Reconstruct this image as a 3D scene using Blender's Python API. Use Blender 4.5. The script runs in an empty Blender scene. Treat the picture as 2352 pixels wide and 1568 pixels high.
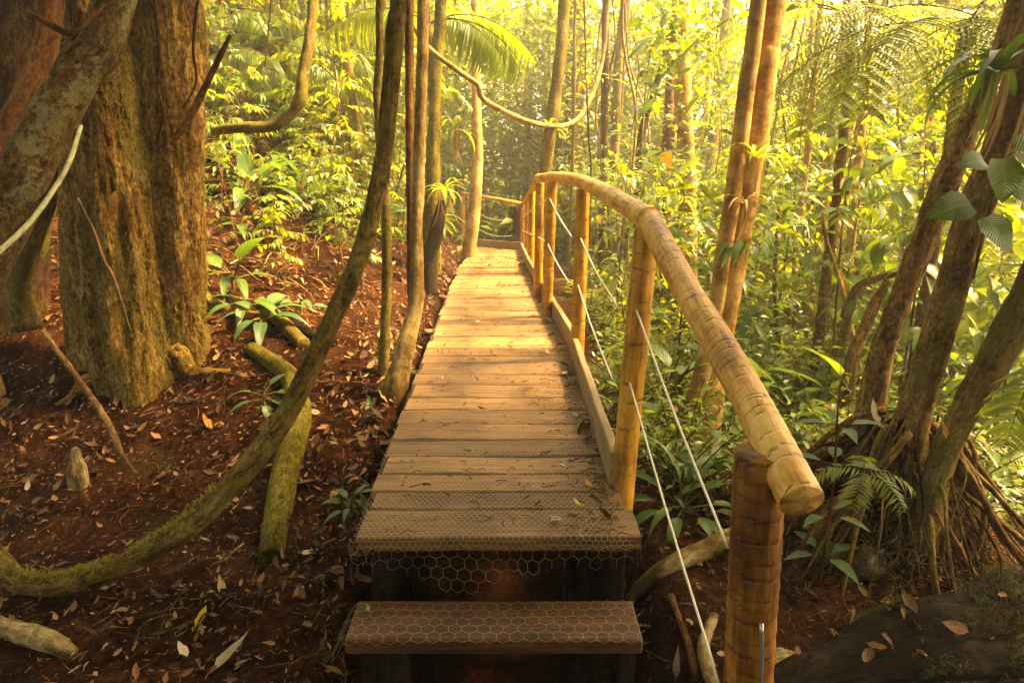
import bpy, math, random
import numpy as np
from mathutils import Vector
random.seed(11)
rng = np.random.default_rng(11)
sc = bpy.context.scene
COL = sc.collection
R_ = math.radians
SUNAZ, SUNEL = 82.0, 55.0
# ------------------------------------------------------------------ camera
F_PX, PITCH, EYE = 1568.0, R_(14.3), 1.25
CAM = np.array([0.0, 0.0, EYE])
FWD = np.array([0, math.cos(PITCH), -math.sin(PITCH)])
UPV = np.array([0, math.sin(PITCH), math.cos(PITCH)])
def ray(px, py):
    return np.array([1.0, 0, 0]) * ((px - 1176) / F_PX) + UPV * ((784 - py) / F_PX) + FWD
def at(px, py, Y):                       # a point seen at pixel (2352 px wide picture) that stands Y metres away
    d = ray(px, py); return CAM + d * (Y / d[1])
def zdepth(p): return float(np.dot(np.asarray(p) - CAM, FWD))
def pxr(w, p): return 0.5 * w * zdepth(p) / F_PX
# ------------------------------------------------------------------ noise
def _h(i, j, k):
    n = (i.astype(np.int64) * 374761393 + j.astype(np.int64) * 668265263 + k.astype(np.int64) * 2147483647) & 0xffffffff
    n = ((n ^ (n >> 13)) * 1274126177) & 0xffffffff
    return ((n ^ (n >> 16)) & 0xffff) / 65535.0
def vn(x, y, z=0.0):
    x, y, z = np.broadcast_arrays(np.asarray(x, float), np.asarray(y, float), np.asarray(z, float))
    i, j, k = np.floor(x), np.floor(y), np.floor(z)
    u, v, w = x - i, y - j, z - k
    u, v, w = u*u*(3-2*u), v*v*(3-2*v), w*w*(3-2*w)
    c = lambda a, b, d: _h(i + a, j + b, k + d)
    x00 = c(0,0,0)*(1-u)+c(1,0,0)*u; x10 = c(0,1,0)*(1-u)+c(1,1,0)*u
    x01 = c(0,0,1)*(1-u)+c(1,0,1)*u; x11 = c(0,1,1)*(1-u)+c(1,1,1)*u
    return (x00*(1-v)+x10*v)*(1-w) + (x01*(1-v)+x11*v)*w - 0.5
def fbm(x, y, z=0.0, o=3):
    s, a = 0, 1.0
    for q in range(o):
        s = s + a * vn(np.asarray(x)*2**q+q*7.3, np.asarray(y)*2**q+q*3.1, np.asarray(z)*2**q+q*5.7); a *= .5
    return s
def ss(x, a, b):
    t = np.clip((x - a) / (b - a), 0, 1); return t*t*(3-2*t)
# ------------------------------------------------------------------ terrain
def deckc(y): return -0.06 - 0.031 * (y - 2.13)
def deckz(y): return -0.062 * np.clip(np.asarray(y, float) - 8.4, 0, 8)
def ground(x, y, fine=True):
    x = np.asarray(x, float); y = np.asarray(y, float)
    yc = np.clip(y, 2, 14)
    u = x - deckc(yc)
    # beyond the turn the walk swings to the left: shift what counts as left
    l = np.clip(-u - .5, 0, None); r = np.clip(u - .5, 0, None)
    zl = -.47 + .40 * ss(y, 2.0 + .75*l, 4.2 + 1.0*l) + 0.150 * np.clip(l - .10, 0, 5) * np.clip(y - 3.6, 0, 8.5)
    zl = np.minimum(zl, 3.6 + 0.02*y) + deckz(y)*.8
    zr = -.52 - .13 * np.clip(r, 0, 4) + .035 * np.clip(y - 14, 0, 40)
    zd = -.50 - .95 * ss(y, 1.6, 2.0) + 1.1 * ss(y, 4.8, 8) + deckz(y)  # pit below the walk shaped deep so that little light reaches it
    wl = ss(-u, .40, .60); wr = ss(u, .34, .8)
    z = zd*(1 - np.clip(wl + wr, 0, 1)) + zl*wl + zr*wr
    z = np.where(y > 14.5, np.maximum(z, zl*wl + zr*(1-wl)), z)
    z = z + .58*np.exp(-(((x-1.9)/.42)**2 + ((y-3.25)/.40)**2)) + .10*np.exp(-(((x-2.0)/.9)**2 + ((y-2.9)/.7)**2))
    z = z + .12*np.exp(-(((x+2.5)/.9)**2 + ((y-4.3)/.8)**2))
    amp = 1 - .8*np.exp(-(u/.55)**2)
    z = z + amp*(.16*vn(x*.55, y*.55) + .07*vn(x*1.7+9, y*1.7))
    if fine:
        z = z + amp*(.035*vn(x*5, y*5) + .02*vn(x*13, y*13))
    return z
def gz(x, y): return float(ground(np.array([x]), np.array([y]))[0])
def gnd(px, py, lift=0.0):               # where the line of sight through a pixel meets the ground
    d = ray(px, py); t = 1.2
    while t < 60:
        p = CAM + d*t
        if p[2] < gz(p[0], p[1]) + lift: break
        t += .03
    return CAM + d*t
# ------------------------------------------------------------------ mesh builder
class Geo:
    def __init__(s): s.V, s.T, s.N, s.F, s.n = [], [], [], [], 0
    def add(s, V, faces, mi=0, tc=None, rnd=0.5):
        V = np.asarray(V, float).reshape(-1, 3); m = len(V)
        s.V.append(V); s.T.append(V.copy() if tc is None else np.asarray(tc, float).reshape(-1, 3))
        s.N.append(np.full(m, rnd, float) if np.isscalar(rnd) else np.asarray(rnd, float).ravel())
        for f in faces:
            f = np.asarray(f, np.int64)
            if len(f): s.F.append((f + s.n, mi))
        s.n += m
    def build(s, name, mats, parent=None, smooth=True):
        me = bpy.data.meshes.new(name)
        V = np.concatenate(s.V); me.vertices.add(len(V)); me.vertices.foreach_set('co', V.astype(np.float32).ravel())
        lv = np.concatenate([f.ravel() for f, _ in s.F]); me.loops.add(len(lv)); me.loops.foreach_set('vertex_index', lv.astype(np.int32))
        tot = np.concatenate([np.full(len(f), f.shape[1]) for f, _ in s.F]); mi = np.concatenate([np.full(len(f), k) for f, k in s.F])
        st = np.concatenate([[0], np.cumsum(tot)[:-1]])
        me.polygons.add(len(tot)); me.polygons.foreach_set('loop_start', st.astype(np.int32))
        me.polygons.foreach_set('material_index', mi.astype(np.int32))
        me.polygons.foreach_set('use_smooth', np.full(len(tot), smooth, bool))
        a = me.attributes.new('tc', 'FLOAT_VECTOR', 'POINT'); a.data.foreach_set('vector', np.concatenate(s.T).astype(np.float32).ravel())
        a = me.attributes.new('rnd', 'FLOAT', 'POINT'); a.data.foreach_set('value', np.concatenate(s.N).astype(np.float32))
        me.update(calc_edges=True); me.validate()
        for m in (mats if isinstance(mats, (list, tuple)) else [mats]): me.materials.append(m)
        o = bpy.data.objects.new(name, me); COL.objects.link(o)
        if parent is not None: o.parent = parent
        return o
def tag(o, label=None, cat=None, group=None, kind=None):
    if label: o['label'] = label
    if cat: o['category'] = cat
    if group: o['group'] = group
    if kind: o['kind'] = kind
    return o
def empty(name, loc, label, cat, group=None, rz=0):
    o = bpy.data.objects.new(name, None); COL.objects.link(o); o.location = loc; o.rotation_euler = (0, 0, rz); o.empty_display_size = .1
    return tag(o, label, cat, group)
def hold(child, parent):                 # parent that keeps a child built in world space where it is
    child.parent = parent; child.matrix_parent_inverse = parent_mat(parent).inverted(); return child
def parent_mat(p):
    from mathutils import Matrix
    return Matrix.Translation(p.location) @ p.rotation_euler.to_matrix().to_4x4()
def copy_tree(o, parent=None):
    c = o.copy(); COL.objects.link(c)
    if parent is not None: c.parent = parent
    for ch in list(o.children): copy_tree(ch, c)
    return c
def crom(P, R, seg):
    P = np.asarray(P, float); R = np.asarray(R, float)
    if len(R) != len(P): R = np.interp(np.linspace(0, 1, len(P)), np.linspace(0, 1, len(R)), R)
    if len(P) == 2:
        m = max(2, int(np.linalg.norm(P[1]-P[0])/seg) + 1); t = np.linspace(0, 1, m)[:, None]
        return P[0]*(1-t) + P[1]*t, R[0]*(1-t[:, 0]) + R[1]*t[:, 0]
    E = np.vstack([2*P[0]-P[1], P, 2*P[-1]-P[-2]]); Q, S = [], []
    for i in range(1, len(E)-2):
        a, b, c, d = E[i-1:i+3]; m = max(2, int(np.linalg.norm(c-b)/seg) + 1)
        t = np.linspace(0, 1, m, endpoint=False)[:, None]
        Q.append(.5*((2*b)+(-a+c)*t+(2*a-5*b+4*c-d)*t**2+(-a+3*b-3*c+d)*t**3))
        tt = t[:, 0]; tt = tt*tt*(3-2*tt); S.append(R[i-1]*(1-tt)+R[i]*tt)
    Q.append(P[-1:]); S.append(R[-1:])
    return np.vstack(Q), np.concatenate(S)
def tube(g, P, R, n=10, seg=.05, mi=0, amp=0.0, fr=1.0, rf=None, rnd=.5, cap=True, wob=0.0):
    P, R = crom(P, np.full(len(P), R) if np.isscalar(R) else R, seg)
    m = len(P)
    s = np.concatenate([[0], np.cumsum(np.linalg.norm(np.diff(P, axis=0), axis=1))])
    off = rng.uniform(0, 50, 3)
    if wob:
        w = np.stack([vn(s*3+off[0], off[1]), vn(s*3+off[1], off[2]), vn(s*3+off[2], off[0])], 1)*2*wob
        P = P + w*ss(s, 0, .1)[:, None]
    T = np.gradient(P, axis=0); T /= np.linalg.norm(T, axis=1)[:, None] + 1e-9
    ref = np.array([1., 0, 0]) if abs(T[0][0]) < .8 else np.array([0, 1., 0])
    N = np.zeros((m, 3)); u = ref - T[0]*np.dot(ref, T[0]); N[0] = u/np.linalg.norm(u)
    for i in range(1, m):
        u = N[i-1] - T[i]*np.dot(N[i-1], T[i]); N[i] = u/np.linalg.norm(u)
    B = np.cross(T, N)
    a = np.linspace(0, 2*np.pi, n, endpoint=False)
    r = np.repeat(R[:, None], n, 1)
    ca, sa = np.cos(a)[None, :], np.sin(a)[None, :]
    rm = float(np.mean(R)); tc = np.stack([ca*rm + 0*r, sa*rm + 0*r, np.repeat(s[:, None], n, 1)], 2) + off
    if rf is not None: r = r*rf(s[:, None], a[None, :])
    if amp:
        k = fr/max(rm, .01)
        r = r*(1 + amp*2*fbm(tc[..., 0]*k, tc[..., 1]*k, tc[..., 2]*k*.35))
    V = P[:, None, :] + r[..., None]*(ca[..., None]*N[:, None, :] + sa[..., None]*B[:, None, :])
    i = np.arange(m-1)[:, None]*n; j = np.arange(n)[None, :]; j2 = (j+1) % n
    Fq = np.stack([i+j, i+j2, i+n+j2, i+n+j], 2).reshape(-1, 4)
    V = V.reshape(-1, 3); tcf = tc.reshape(-1, 3); rr = np.full(len(V), rnd) if np.isscalar(rnd) else np.asarray(rnd(s[:, None], a[None, :])).ravel()*np.ones(len(V))
    faces = [Fq]
    if cap:
        k = len(V); V = np.vstack([V, P[:1], P[-1:]]); tcf = np.vstack([tcf, tcf[0]*0+off, off+[0, 0, s[-1]]]); rr = np.append(rr, [rr[0], rr[-1]])
        j = np.arange(n); e = (m-1)*n
        faces.append(np.stack([np.full(n, k), (j+1) % n, j], 1)); faces.append(np.stack([np.full(n, k+1), e+j, e+(j+1) % n], 1))
    g.add(V, faces, mi, tcf, rr)
    return P
def box(g, x0, x1, y0, y1, z0, z1, mi=0, rnd=.5, bev=.004, jit=0.0):
    X = np.array([x0, x1]); Y = np.array([y0, y1]); Z = np.array([z0, z1]); V, b = [], bev
    for (sx, sy, sz) in [(i, j, k) for i in (0, 1) for j in (0, 1) for k in (0, 1)]:
        p = np.array([X[sx], Y[sy], Z[sz]]); d = np.array([1-2*sx, 1-2*sy, 1-2*sz])*b
        for ax in range(3):
            q = p.copy()
            for o in range(3):
                if o != ax: q[o] += d[o]
            V.append(q)
    V = np.array(V)
    def idx(sx, sy, sz, ax): return ((sx*2+sy)*2+sz)*3+ax
    Q, Tn = [], []
    for ax in range(3):
        o1, o2 = [o for o in range(3) if o != ax]
        for s in (0, 1):
            c = []
            for (p, q) in ((0, 0), (1, 0), (1, 1), (0, 1)):
                k = [0, 0, 0]; k[ax] = s; k[o1] = p; k[o2] = q; c.append(idx(*k, ax))
            Q.append(c)
    for ax in range(3):
        o1, o2 = [o for o in range(3) if o != ax]
        for p in (0, 1):
            for q in (0, 1):
                k0 = [0, 0, 0]; k0[o1] = p; k0[o2] = q; k1 = list(k0); k1[ax] = 1
                Q.append([idx(*k0, o1), idx(*k1, o1), idx(*k1, o2), idx(*k0, o2)])
    for sx in (0, 1):
        for sy in (0, 1):
            for sz in (0, 1): Tn.append([idx(sx, sy, sz, 0), idx(sx, sy, sz, 1), idx(sx, sy, sz, 2)])
    C = V.mean(0)
    def orient(f):
        n = np.cross(V[f[1]]-V[f[0]], V[f[2]]-V[f[0]])
        return f if np.dot(n, V[list(f)].mean(0)-C) > 0 else f[::-1]
    Q = [orient(f) for f in Q]; Tn = [orient(f) for f in Tn]
    g.add(V, [Q, Tn], mi, V + rng.uniform(0, 40, 3), rnd)
    return len(V)
# ------------------------------------------------------------------ leaves
SHAPES = {
 'ovate': lambda v: np.sin(np.pi*v**.75)**.9*(1-.25*v),
 'lance': lambda v: np.sin(np.pi*v**.62)**1.0*(1-.45*v),
 'strap': lambda v: np.minimum(1, v*6+.45)*(1-v**3)**.8,
 'heart': lambda v: np.where(v < .25, .62+1.5*v, 1.0*np.cos((v-.25)/.75*np.pi/2)**.8),
 'linear': lambda v: np.minimum(1, v*8+.2)*(1-v**2)**.9,
}
def leafproto(shape, k=3, ratio=.4, fold=.25, droop=.5, wave=0.0):
    v = np.linspace(0, 1, k+1); w = np.clip(SHAPES[shape](v), 0, None)*ratio*.5
    ang = -droop*v*1.2; ds = 1.0/k
    y = np.concatenate([[0], np.cumsum(np.cos((ang[1:]+ang[:-1])/2)*ds)]); z = np.concatenate([[0], np.cumsum(np.sin((ang[1:]+ang[:-1])/2)*ds)])
    V, T = [], []
    for i in range(k+1):
        for u in (-1, 0, 1):
            V.append([u*w[i], y[i], z[i] + (fold*w[i]*abs(u)) + (wave*math.sin(v[i]*15+u)*w[i] if u else 0)]); T.append([u, v[i], 0])
    Fq = []
    for i in range(k):
        for c in (0, 1): Fq.append([i*3+c, i*3+c+1, i*3+c+4, i*3+c+3])
    return np.array(V), [np.array(Fq)], np.array(T)
def diamond(ratio=.45, fold=.2, droop=.15):        # six-point leaf for far foliage
    V = np.array([[0, 0, 0], [-ratio/2, .42, fold*ratio/2], [0, .45, 0], [ratio/2, .42, fold*ratio/2], [0, 1, -droop]])
    return V, [np.array([[0, 2, 1], [0, 3, 2], [1, 2, 4], [2, 3, 4]])], np.array([[0, 0, 0], [-1, .4, 0], [0, .4, 0], [1, .4, 0], [0, 1, 0.]])
def place(g, proto, pos, dr, up, size, mi=0, rnd=None, wid=1.0):
    V, Fs, T = proto; pos = np.atleast_2d(pos); n = len(pos); k = len(V)
    if n == 0: return
    dr = np.broadcast_to(np.asarray(dr, float), (n, 3)); up = np.broadcast_to(np.asarray(up, float), (n, 3))
    y = dr/(np.linalg.norm(dr, axis=1)[:, None]+1e-9); x = np.cross(y, up); x /= np.linalg.norm(x, axis=1)[:, None]+1e-9; z = np.cross(x, y)
    size = np.broadcast_to(np.asarray(size, float), (n,)); wid = np.broadcast_to(np.asarray(wid, float), (n,))
    W = (V[None, :, 0:1]*wid[:, None, None]*x[:, None, :] + V[None, :, 1:2]*y[:, None, :] + V[None, :, 2:3]*z[:, None, :])*size[:, None, None] + pos[:, None, :]
    rn = rng.uniform(0, 1, n) if rnd is None else np.broadcast_to(np.asarray(rnd, float), (n,))
    faces = [(f[None] + (np.arange(n)*k)[:, None, None]).reshape(-1, f.shape[1]) for f in Fs]
    g.add(W.reshape(-1, 3), faces, mi, np.tile(T, (n, 1)) + np.repeat(np.stack([0*rn, 0*rn, rn*17], 1), k, 0), np.repeat(rn, k))
def rdir(n, zlo=-1, zhi=1):
    a = rng.uniform(0, 2*np.pi, n); z = rng.uniform(zlo, zhi, n); r = np.sqrt(np.clip(1-z*z, 0, 1))
    return np.stack([r*np.cos(a), r*np.sin(a), z], 1)
L_OV = leafproto('ovate', 5, .46, .22, .5); L_LA = leafproto('lance', 5, .3, .25, .7); L_ST = leafproto('strap', 8, .12, .3, 1.6)
L_BR = leafproto('lance', 9, .34, .18, 1.0, .05); L_HE = leafproto('heart', 7, .85, .12, .6); L_LI = leafproto('linear', 4, .085, .3, .7)
L_OV2 = leafproto('ovate', 3, .48, .2, .4); L_LA2 = leafproto('lance', 3, .32, .2, .7); L_LI2 = leafproto('linear', 2, .1, .2, .5)
L_DM = diamond(); L_DL = diamond(.3, .2, .3)
L_DRY = [leafproto('ovate', 6, .42, .9, -1.1, .3), leafproto('lance', 6, .34, .7, .35, .3), leafproto('ovate', 6, .5, .3, -.5, .25), leafproto('lance', 6, .25, 1.2, -.6, .2)]
UPZ = np.array([0, 0, 1.0])
# ------------------------------------------------------------------ materials
class NT:
    def __init__(s, name):
        s.m = bpy.data.materials.new(name); s.m.use_nodes = True; s.t = s.m.node_tree; s.t.nodes.clear(); s.out = s.t.nodes.new('ShaderNodeOutputMaterial')
    def n(s, ty, ins=None, **kw):
        nd = s.t.nodes.new('ShaderNode'+ty)
        for k, v in kw.items(): setattr(nd, k, v)
        for k, v in (ins or {}).items():
            if hasattr(v, 'is_linked') or hasattr(v, 'links'): s.t.links.new(v, nd.inputs[k])
            else:
                if isinstance(v, tuple) and len(v) == 3 and nd.inputs[k].type == 'RGBA': v = (*v, 1)
                nd.inputs[k].default_value = v
        return nd
    def attr(s, a): return s.n('Attribute', attribute_name=a)
    def tc(s, sc=(1, 1, 1)):
        return s.n('Vector Math'.replace(' ', ''), {0: s.attr('tc').outputs['Vector'], 1: sc}, operation='MULTIPLY').outputs[0]
    def noise(s, vec, scale, detail=3, rough=.55, dist=0.0): return s.n('TexNoise', {'Vector': vec, 'Scale': scale, 'Detail': detail, 'Roughness': rough, 'Distortion': dist}).outputs['Fac']
    def ramp(s, fac, stops):
        r = s.n('ValToRGB', {'Fac': fac}); e = r.color_ramp.elements
        while len(e) < len(stops): e.new(.5)
        for k, (p, c) in enumerate(stops): e[k].position = p; e[k].color = (*c, 1) if len(c) == 3 else c
        return r.outputs['Color']
    def step(s, fac, a, b): return s.n('MapRange', {0: fac, 1: a, 2: b, 3: 0.0, 4: 1.0}, interpolation_type='SMOOTHSTEP').outputs[0]
    def mix(s, fac, a, b, bt='MIX'):
        nd = s.t.nodes.new('ShaderNodeMix'); nd.data_type = 'RGBA'; nd.blend_type = bt
        for k, v in ((0, fac), (6, a), (7, b)):
            if hasattr(v, 'links'): s.t.links.new(v, nd.inputs[k])
            else: nd.inputs[k].default_value = (*v, 1) if isinstance(v, tuple) else v
        return nd.outputs[2]
    def math(s, op, a, b=0.0, c=None):
        ins = {0: a, 1: b}
        if c is not None: ins[2] = c
        return s.n('Math', ins, operation=op).outputs[0]
    def bump(s, h, st, dist=.01, nrm=None):
        ins = {'Height': h, 'Strength': st, 'Distance': dist}
        if nrm is not None: ins['Normal'] = nrm
        return s.n('Bump', ins).outputs[0]
    def pr(s, col, rough, nrm=None, spec=.3, metal=0.0):
        ins = {'Base Color': col, 'Roughness': rough, 'Specular IOR Level': spec, 'Metallic': metal}
        if nrm is not None: ins['Normal'] = nrm
        return s.n('BsdfPrincipled', ins).outputs[0]
    def done(s, sh): s.t.links.new(sh, s.out.inputs['Surface']); return s.m
def bark(name, c1, c2, c3, moss=.3, mosscol=(.07, .066, .010), lich=0.0, scale=14.0, zs=.22, bump=.8, moss2=(.15, .135, .022), crack=.6):
    t = NT(name); v = t.tc((1, 1, zs)); v1 = t.tc((1, 1, .8))
    a = t.noise(v, scale, 6, .7, .8); b = t.noise(v, scale*4.3, 5, .72, .4); big = t.noise(v1, 2.6, 5, .65); mot = t.noise(v1, scale*1.6, 6, .72)
    h = t.math('ADD', t.math('MULTIPLY', a, .5), t.math('MULTIPLY', b, .5))
    col = t.ramp(t.math('ADD', t.math('MULTIPLY', h, .6), t.math('MULTIPLY', mot, .4)), [(.40, c1), (.49, c2), (.58, c3)])
    col = t.mix(t.math('MULTIPLY', t.step(big, .42, .62), .75), col, t.mix(1.0, col, (.42, .34, .26), 'MULTIPLY'))
    dk = t.step(t.noise(t.tc((1, 1, .55)), 7.5, 6, .72, .5), .50, .60); col = t.mix(t.math('MULTIPLY', dk, .65), col, t.mix(1.0, col, (.40, .32, .24), 'MULTIPLY'))
    cr = t.step(t.noise(t.tc((1.3, 1.3, zs*.6)), scale*1.5, 5, .65, 1.2), .56, .66)
    col = t.mix(t.math('MULTIPLY', cr, crack), col, tuple(x*.5 for x in c1))
    if lich:
        l = t.step(t.math('ADD', t.noise(v1, 9, 5, .7), t.math('MULTIPLY', t.noise(v1, 60, 3), .3)), .82-lich, .92-lich)
        col = t.mix(t.math('MULTIPLY', l, .75), col, t.mix(t.noise(v1, 40, 3), (.12, .11, .06), (.32, .28, .17)))
    if moss:
        mm = t.math('ADD', t.noise(v1, 4.5, 5, .7), t.math('MULTIPLY', t.noise(v1, 60, 4, .7), .45))
        mf = t.step(mm, .95-moss*.55, 1.05-moss*.55)
        col = t.mix(t.math('MULTIPLY', mf, .85), col, t.mix(t.step(t.noise(v1, 90, 3, .7), .35, .65), mosscol, moss2))
    fine = t.noise(v1, scale*9, 4, .7)
    hh = t.math('ADD', t.math('SUBTRACT', h, t.math('MULTIPLY', cr, .35)), t.math('MULTIPLY', fine, .35))
    return t.done(t.pr(col, .88, t.bump(hh, bump, .03), .05))
def leaf(name, a, b, tr=.4, tcol=(.30, .40, .03), rough=.42, veins=0.0, spec=.35, old=0.0):
    t = NT(name); rn = t.attr('rnd').outputs['Fac']; oi = t.n('ObjectInfo').outputs['Random']
    f = t.math('FRACT', t.math('ADD', rn, t.math('MULTIPLY', oi, .37)))
    col = t.mix(f, a, b); tcv = t.mix(f, tuple(x*.75 for x in tcol), tcol)
    sep = t.n('SeparateXYZ', {0: t.attr('tc').outputs['Vector']}); u = t.math('ABSOLUTE', sep.outputs[0])
    rib = t.math('SUBTRACT', 1.0, t.step(u, .02, .14))
    col = t.mix(t.math('MULTIPLY', rib, .45), col, tuple(min(1, x*2.2) for x in b))
    mot = t.noise(t.tc((1.5, 6, 1)), 2.2, 3)
    col = t.mix(t.math('MULTIPLY', t.step(mot, .45, .75), .35), col, t.mix(1.0, col, (1.5, 1.25, .7), 'MULTIPLY'))
    if old:
        o = t.step(f, 1-old, 1-old*.5); col = t.mix(o, col, (.20, .115, .02)); tcv = t.mix(o, tcv, (.4, .2, .03))
    nrm = None
    if veins:
        w = t.math('SINE', t.math('MULTIPLY', t.math('SUBTRACT', sep.outputs[1], t.math('MULTIPLY', u, .22)), 95.0))
        col = t.mix(t.math('MULTIPLY', t.step(w, .2, 1.0), .22), col, tuple(x*.5 for x in a))
        nrm = t.bump(w, veins, .004)
    p = t.pr(col, rough, nrm, spec)
    ti = {'Color': tcv}
    if nrm is not None: ti['Normal'] = nrm
    return t.done(t.n('MixShader', {0: tr, 1: p, 2: t.n('BsdfTranslucent', ti).outputs[0]}).outputs[0])
def dryleaf(name, stops, tr=.15):
    t = NT(name); rn = t.attr('rnd').outputs['Fac']; oi = t.n('ObjectInfo').outputs['Random']
    f = t.math('FRACT', t.math('ADD', rn, oi)); col = t.ramp(f, stops)
    v = t.tc((1.2, 5, 1)); sp = t.noise(v, 3.0, 4, .65)
    col = t.mix(t.step(sp, .5, .72), col, t.mix(1.0, col, (.35, .28, .22), 'MULTIPLY'))
    sep = t.n('SeparateXYZ', {0: t.attr('tc').outputs['Vector']}); u = t.math('ABSOLUTE', sep.outputs[0])
    col = t.mix(t.math('MULTIPLY', t.math('SUBTRACT', 1.0, t.step(u, .03, .12)), .4), col, (.34, .22, .10))
    w = t.math('SINE', t.math('MULTIPLY', t.math('SUBTRACT', sep.outputs[1], t.math('MULTIPLY', u, .2)), 70.0))
    p = t.pr(col, .55, t.bump(t.math('ADD', w, sp), .35, .004), .3)
    return t.done(t.n('MixShader', {0: tr, 1: p, 2: t.n('BsdfTranslucent', {'Color': col}).outputs[0]}).outputs[0])
M = {}
M['bark_hero'] = bark('golden fibrous bark', (.014, .006, .002), (.22, .115, .030), (.60, .39, .145), .32, lich=.05, scale=26, bump=1.0)
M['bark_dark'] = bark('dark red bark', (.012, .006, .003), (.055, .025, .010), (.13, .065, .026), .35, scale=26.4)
M['bark_lichen'] = bark('grey lichen bark', (.025, .015, .006), (.13, .075, .028), (.27, .18, .08), .3, lich=.16, scale=32.4, zs=.5)
M['bark_liana'] = bark('green brown smooth bark', (.02, .012, .005), (.14, .092, .028), (.30, .21, .075), .36, (.085, .078, .012), lich=.06, scale=26, bump=.8, crack=.6)
M['bark_pale'] = bark('pale straw bark', (.14, .09, .035), (.33, .22, .09), (.48, .35, .17), .26, lich=.1, scale=24, bump=.5)
M['bark_twin'] = bark('smooth orange bark', (.24, .125, .035), (.40, .24, .08), (.52, .34, .14), .12, lich=.13, scale=5, zs=2.2, bump=.3, crack=.15)
M['bark_red'] = bark('reddish bark', (.05, .02, .008), (.17, .075, .028), (.29, .15, .06), .16, scale=24)
M['bark_mossy'] = bark('mossy bark', (.05, .034, .012), (.20, .14, .045), (.34, .25, .09), .42, scale=29.9)
M['bark_mix'] = bark('dark patchy bark', (.03, .016, .008), (.20, .11, .04), (.42, .27, .10), .34, lich=.10, scale=28.6)
M['bark_moss'] = bark('bright moss', (.03, .024, .006), (.12, .105, .016), (.24, .18, .05), .42, (.085, .075, .010), scale=30, zs=.6, moss2=(.22, .19, .022))
M['twig'] = bark('dry twig', (.04, .02, .008), (.15, .085, .035), (.30, .19, .09), 0, scale=20, bump=.4)
M['stump'] = bark('rotten pale wood', (.10, .06, .02), (.32, .23, .10), (.5, .40, .22), .15, scale=16)
M['char'] = bark('blackened stump bark', (.008, .006, .004), (.028, .018, .01), (.06, .04, .02), .2, scale=24)
M['stem'] = bark('green stem', (.06, .06, .015), (.12, .11, .03), (.18, .15, .05), .2, scale=14)
M['vine'] = bark('pale green vine', (.20, .21, .10), (.36, .36, .2), (.45, .44, .27), 0, scale=20, bump=.2)
M['leaf_a'] = leaf('mid green leaves', (.050, .098, .014), (.11, .165, .024), .42, (.36, .46, .035), old=.05)
M['leaf_b'] = leaf('yellow green leaves', (.09, .135, .016), (.17, .20, .03), .46, (.50, .54, .04), old=.06)
M['leaf_c'] = leaf('dark green leaves', (.03, .064, .014), (.07, .11, .022), .34, (.22, .30, .03), rough=.34)
M['leaf_d'] = leaf('blue green leaves', (.045, .085, .035), (.085, .13, .055), .3, (.20, .32, .07), rough=.36)
M['broad'] = leaf('broad veined leaves', (.035, .085, .014), (.075, .14, .022), .28, (.20, .32, .035), .36, .35)
M['broad_blue'] = leaf('broad cool green leaves', (.035, .08, .028), (.07, .125, .045), .28, (.2, .35, .06), .36, .3)
M['palm'] = leaf('palm leaflets', (.055, .10, .012), (.11, .15, .018), .46, (.46, .54, .035), .4)
M['fern'] = leaf('fern pinnae', (.055, .095, .014), (.10, .14, .022), .44, (.40, .48, .04), .5)
BRN = [(0, (.022, .010, .005)), (.35, (.07, .026, .009)), (.62, (.16, .062, .018)), (.85, (.27, .13, .045)), (1, (.38, .26, .13))]
M['dry'] = dryleaf('dry brown leaves', BRN)
M['dry_or'] = dryleaf('orange brown leaf', [(0, (.33, .12, .02)), (.5, (.40, .17, .03)), (1, (.46, .24, .05))], .25)
M['dry_yel'] = dryleaf('yellow fallen leaf', [(0, (.62, .45, .03)), (1, (.66, .50, .04))], .25)
M['dry_pale'] = dryleaf('bleached leaf', [(0, (.46, .36, .22)), (1, (.55, .46, .32))], .2)
M['straw'] = leaf('dry straw strands', (.25, .15, .06), (.40, .27, .12), .25, (.4, .26, .1), .6)
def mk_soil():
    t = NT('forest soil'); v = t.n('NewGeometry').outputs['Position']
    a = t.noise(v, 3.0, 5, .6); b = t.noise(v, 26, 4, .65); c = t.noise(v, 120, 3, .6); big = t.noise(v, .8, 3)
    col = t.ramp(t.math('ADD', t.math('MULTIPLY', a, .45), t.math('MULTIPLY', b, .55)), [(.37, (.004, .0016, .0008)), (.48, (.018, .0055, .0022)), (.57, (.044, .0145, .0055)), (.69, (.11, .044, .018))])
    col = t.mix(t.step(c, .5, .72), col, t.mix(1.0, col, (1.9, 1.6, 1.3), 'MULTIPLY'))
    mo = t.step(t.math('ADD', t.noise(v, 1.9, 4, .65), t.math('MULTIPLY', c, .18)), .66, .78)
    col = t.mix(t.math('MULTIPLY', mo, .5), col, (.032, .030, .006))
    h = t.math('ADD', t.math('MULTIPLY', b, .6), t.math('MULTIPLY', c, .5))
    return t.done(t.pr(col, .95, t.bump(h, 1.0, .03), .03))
M['soil'] = mk_soil()
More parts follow.
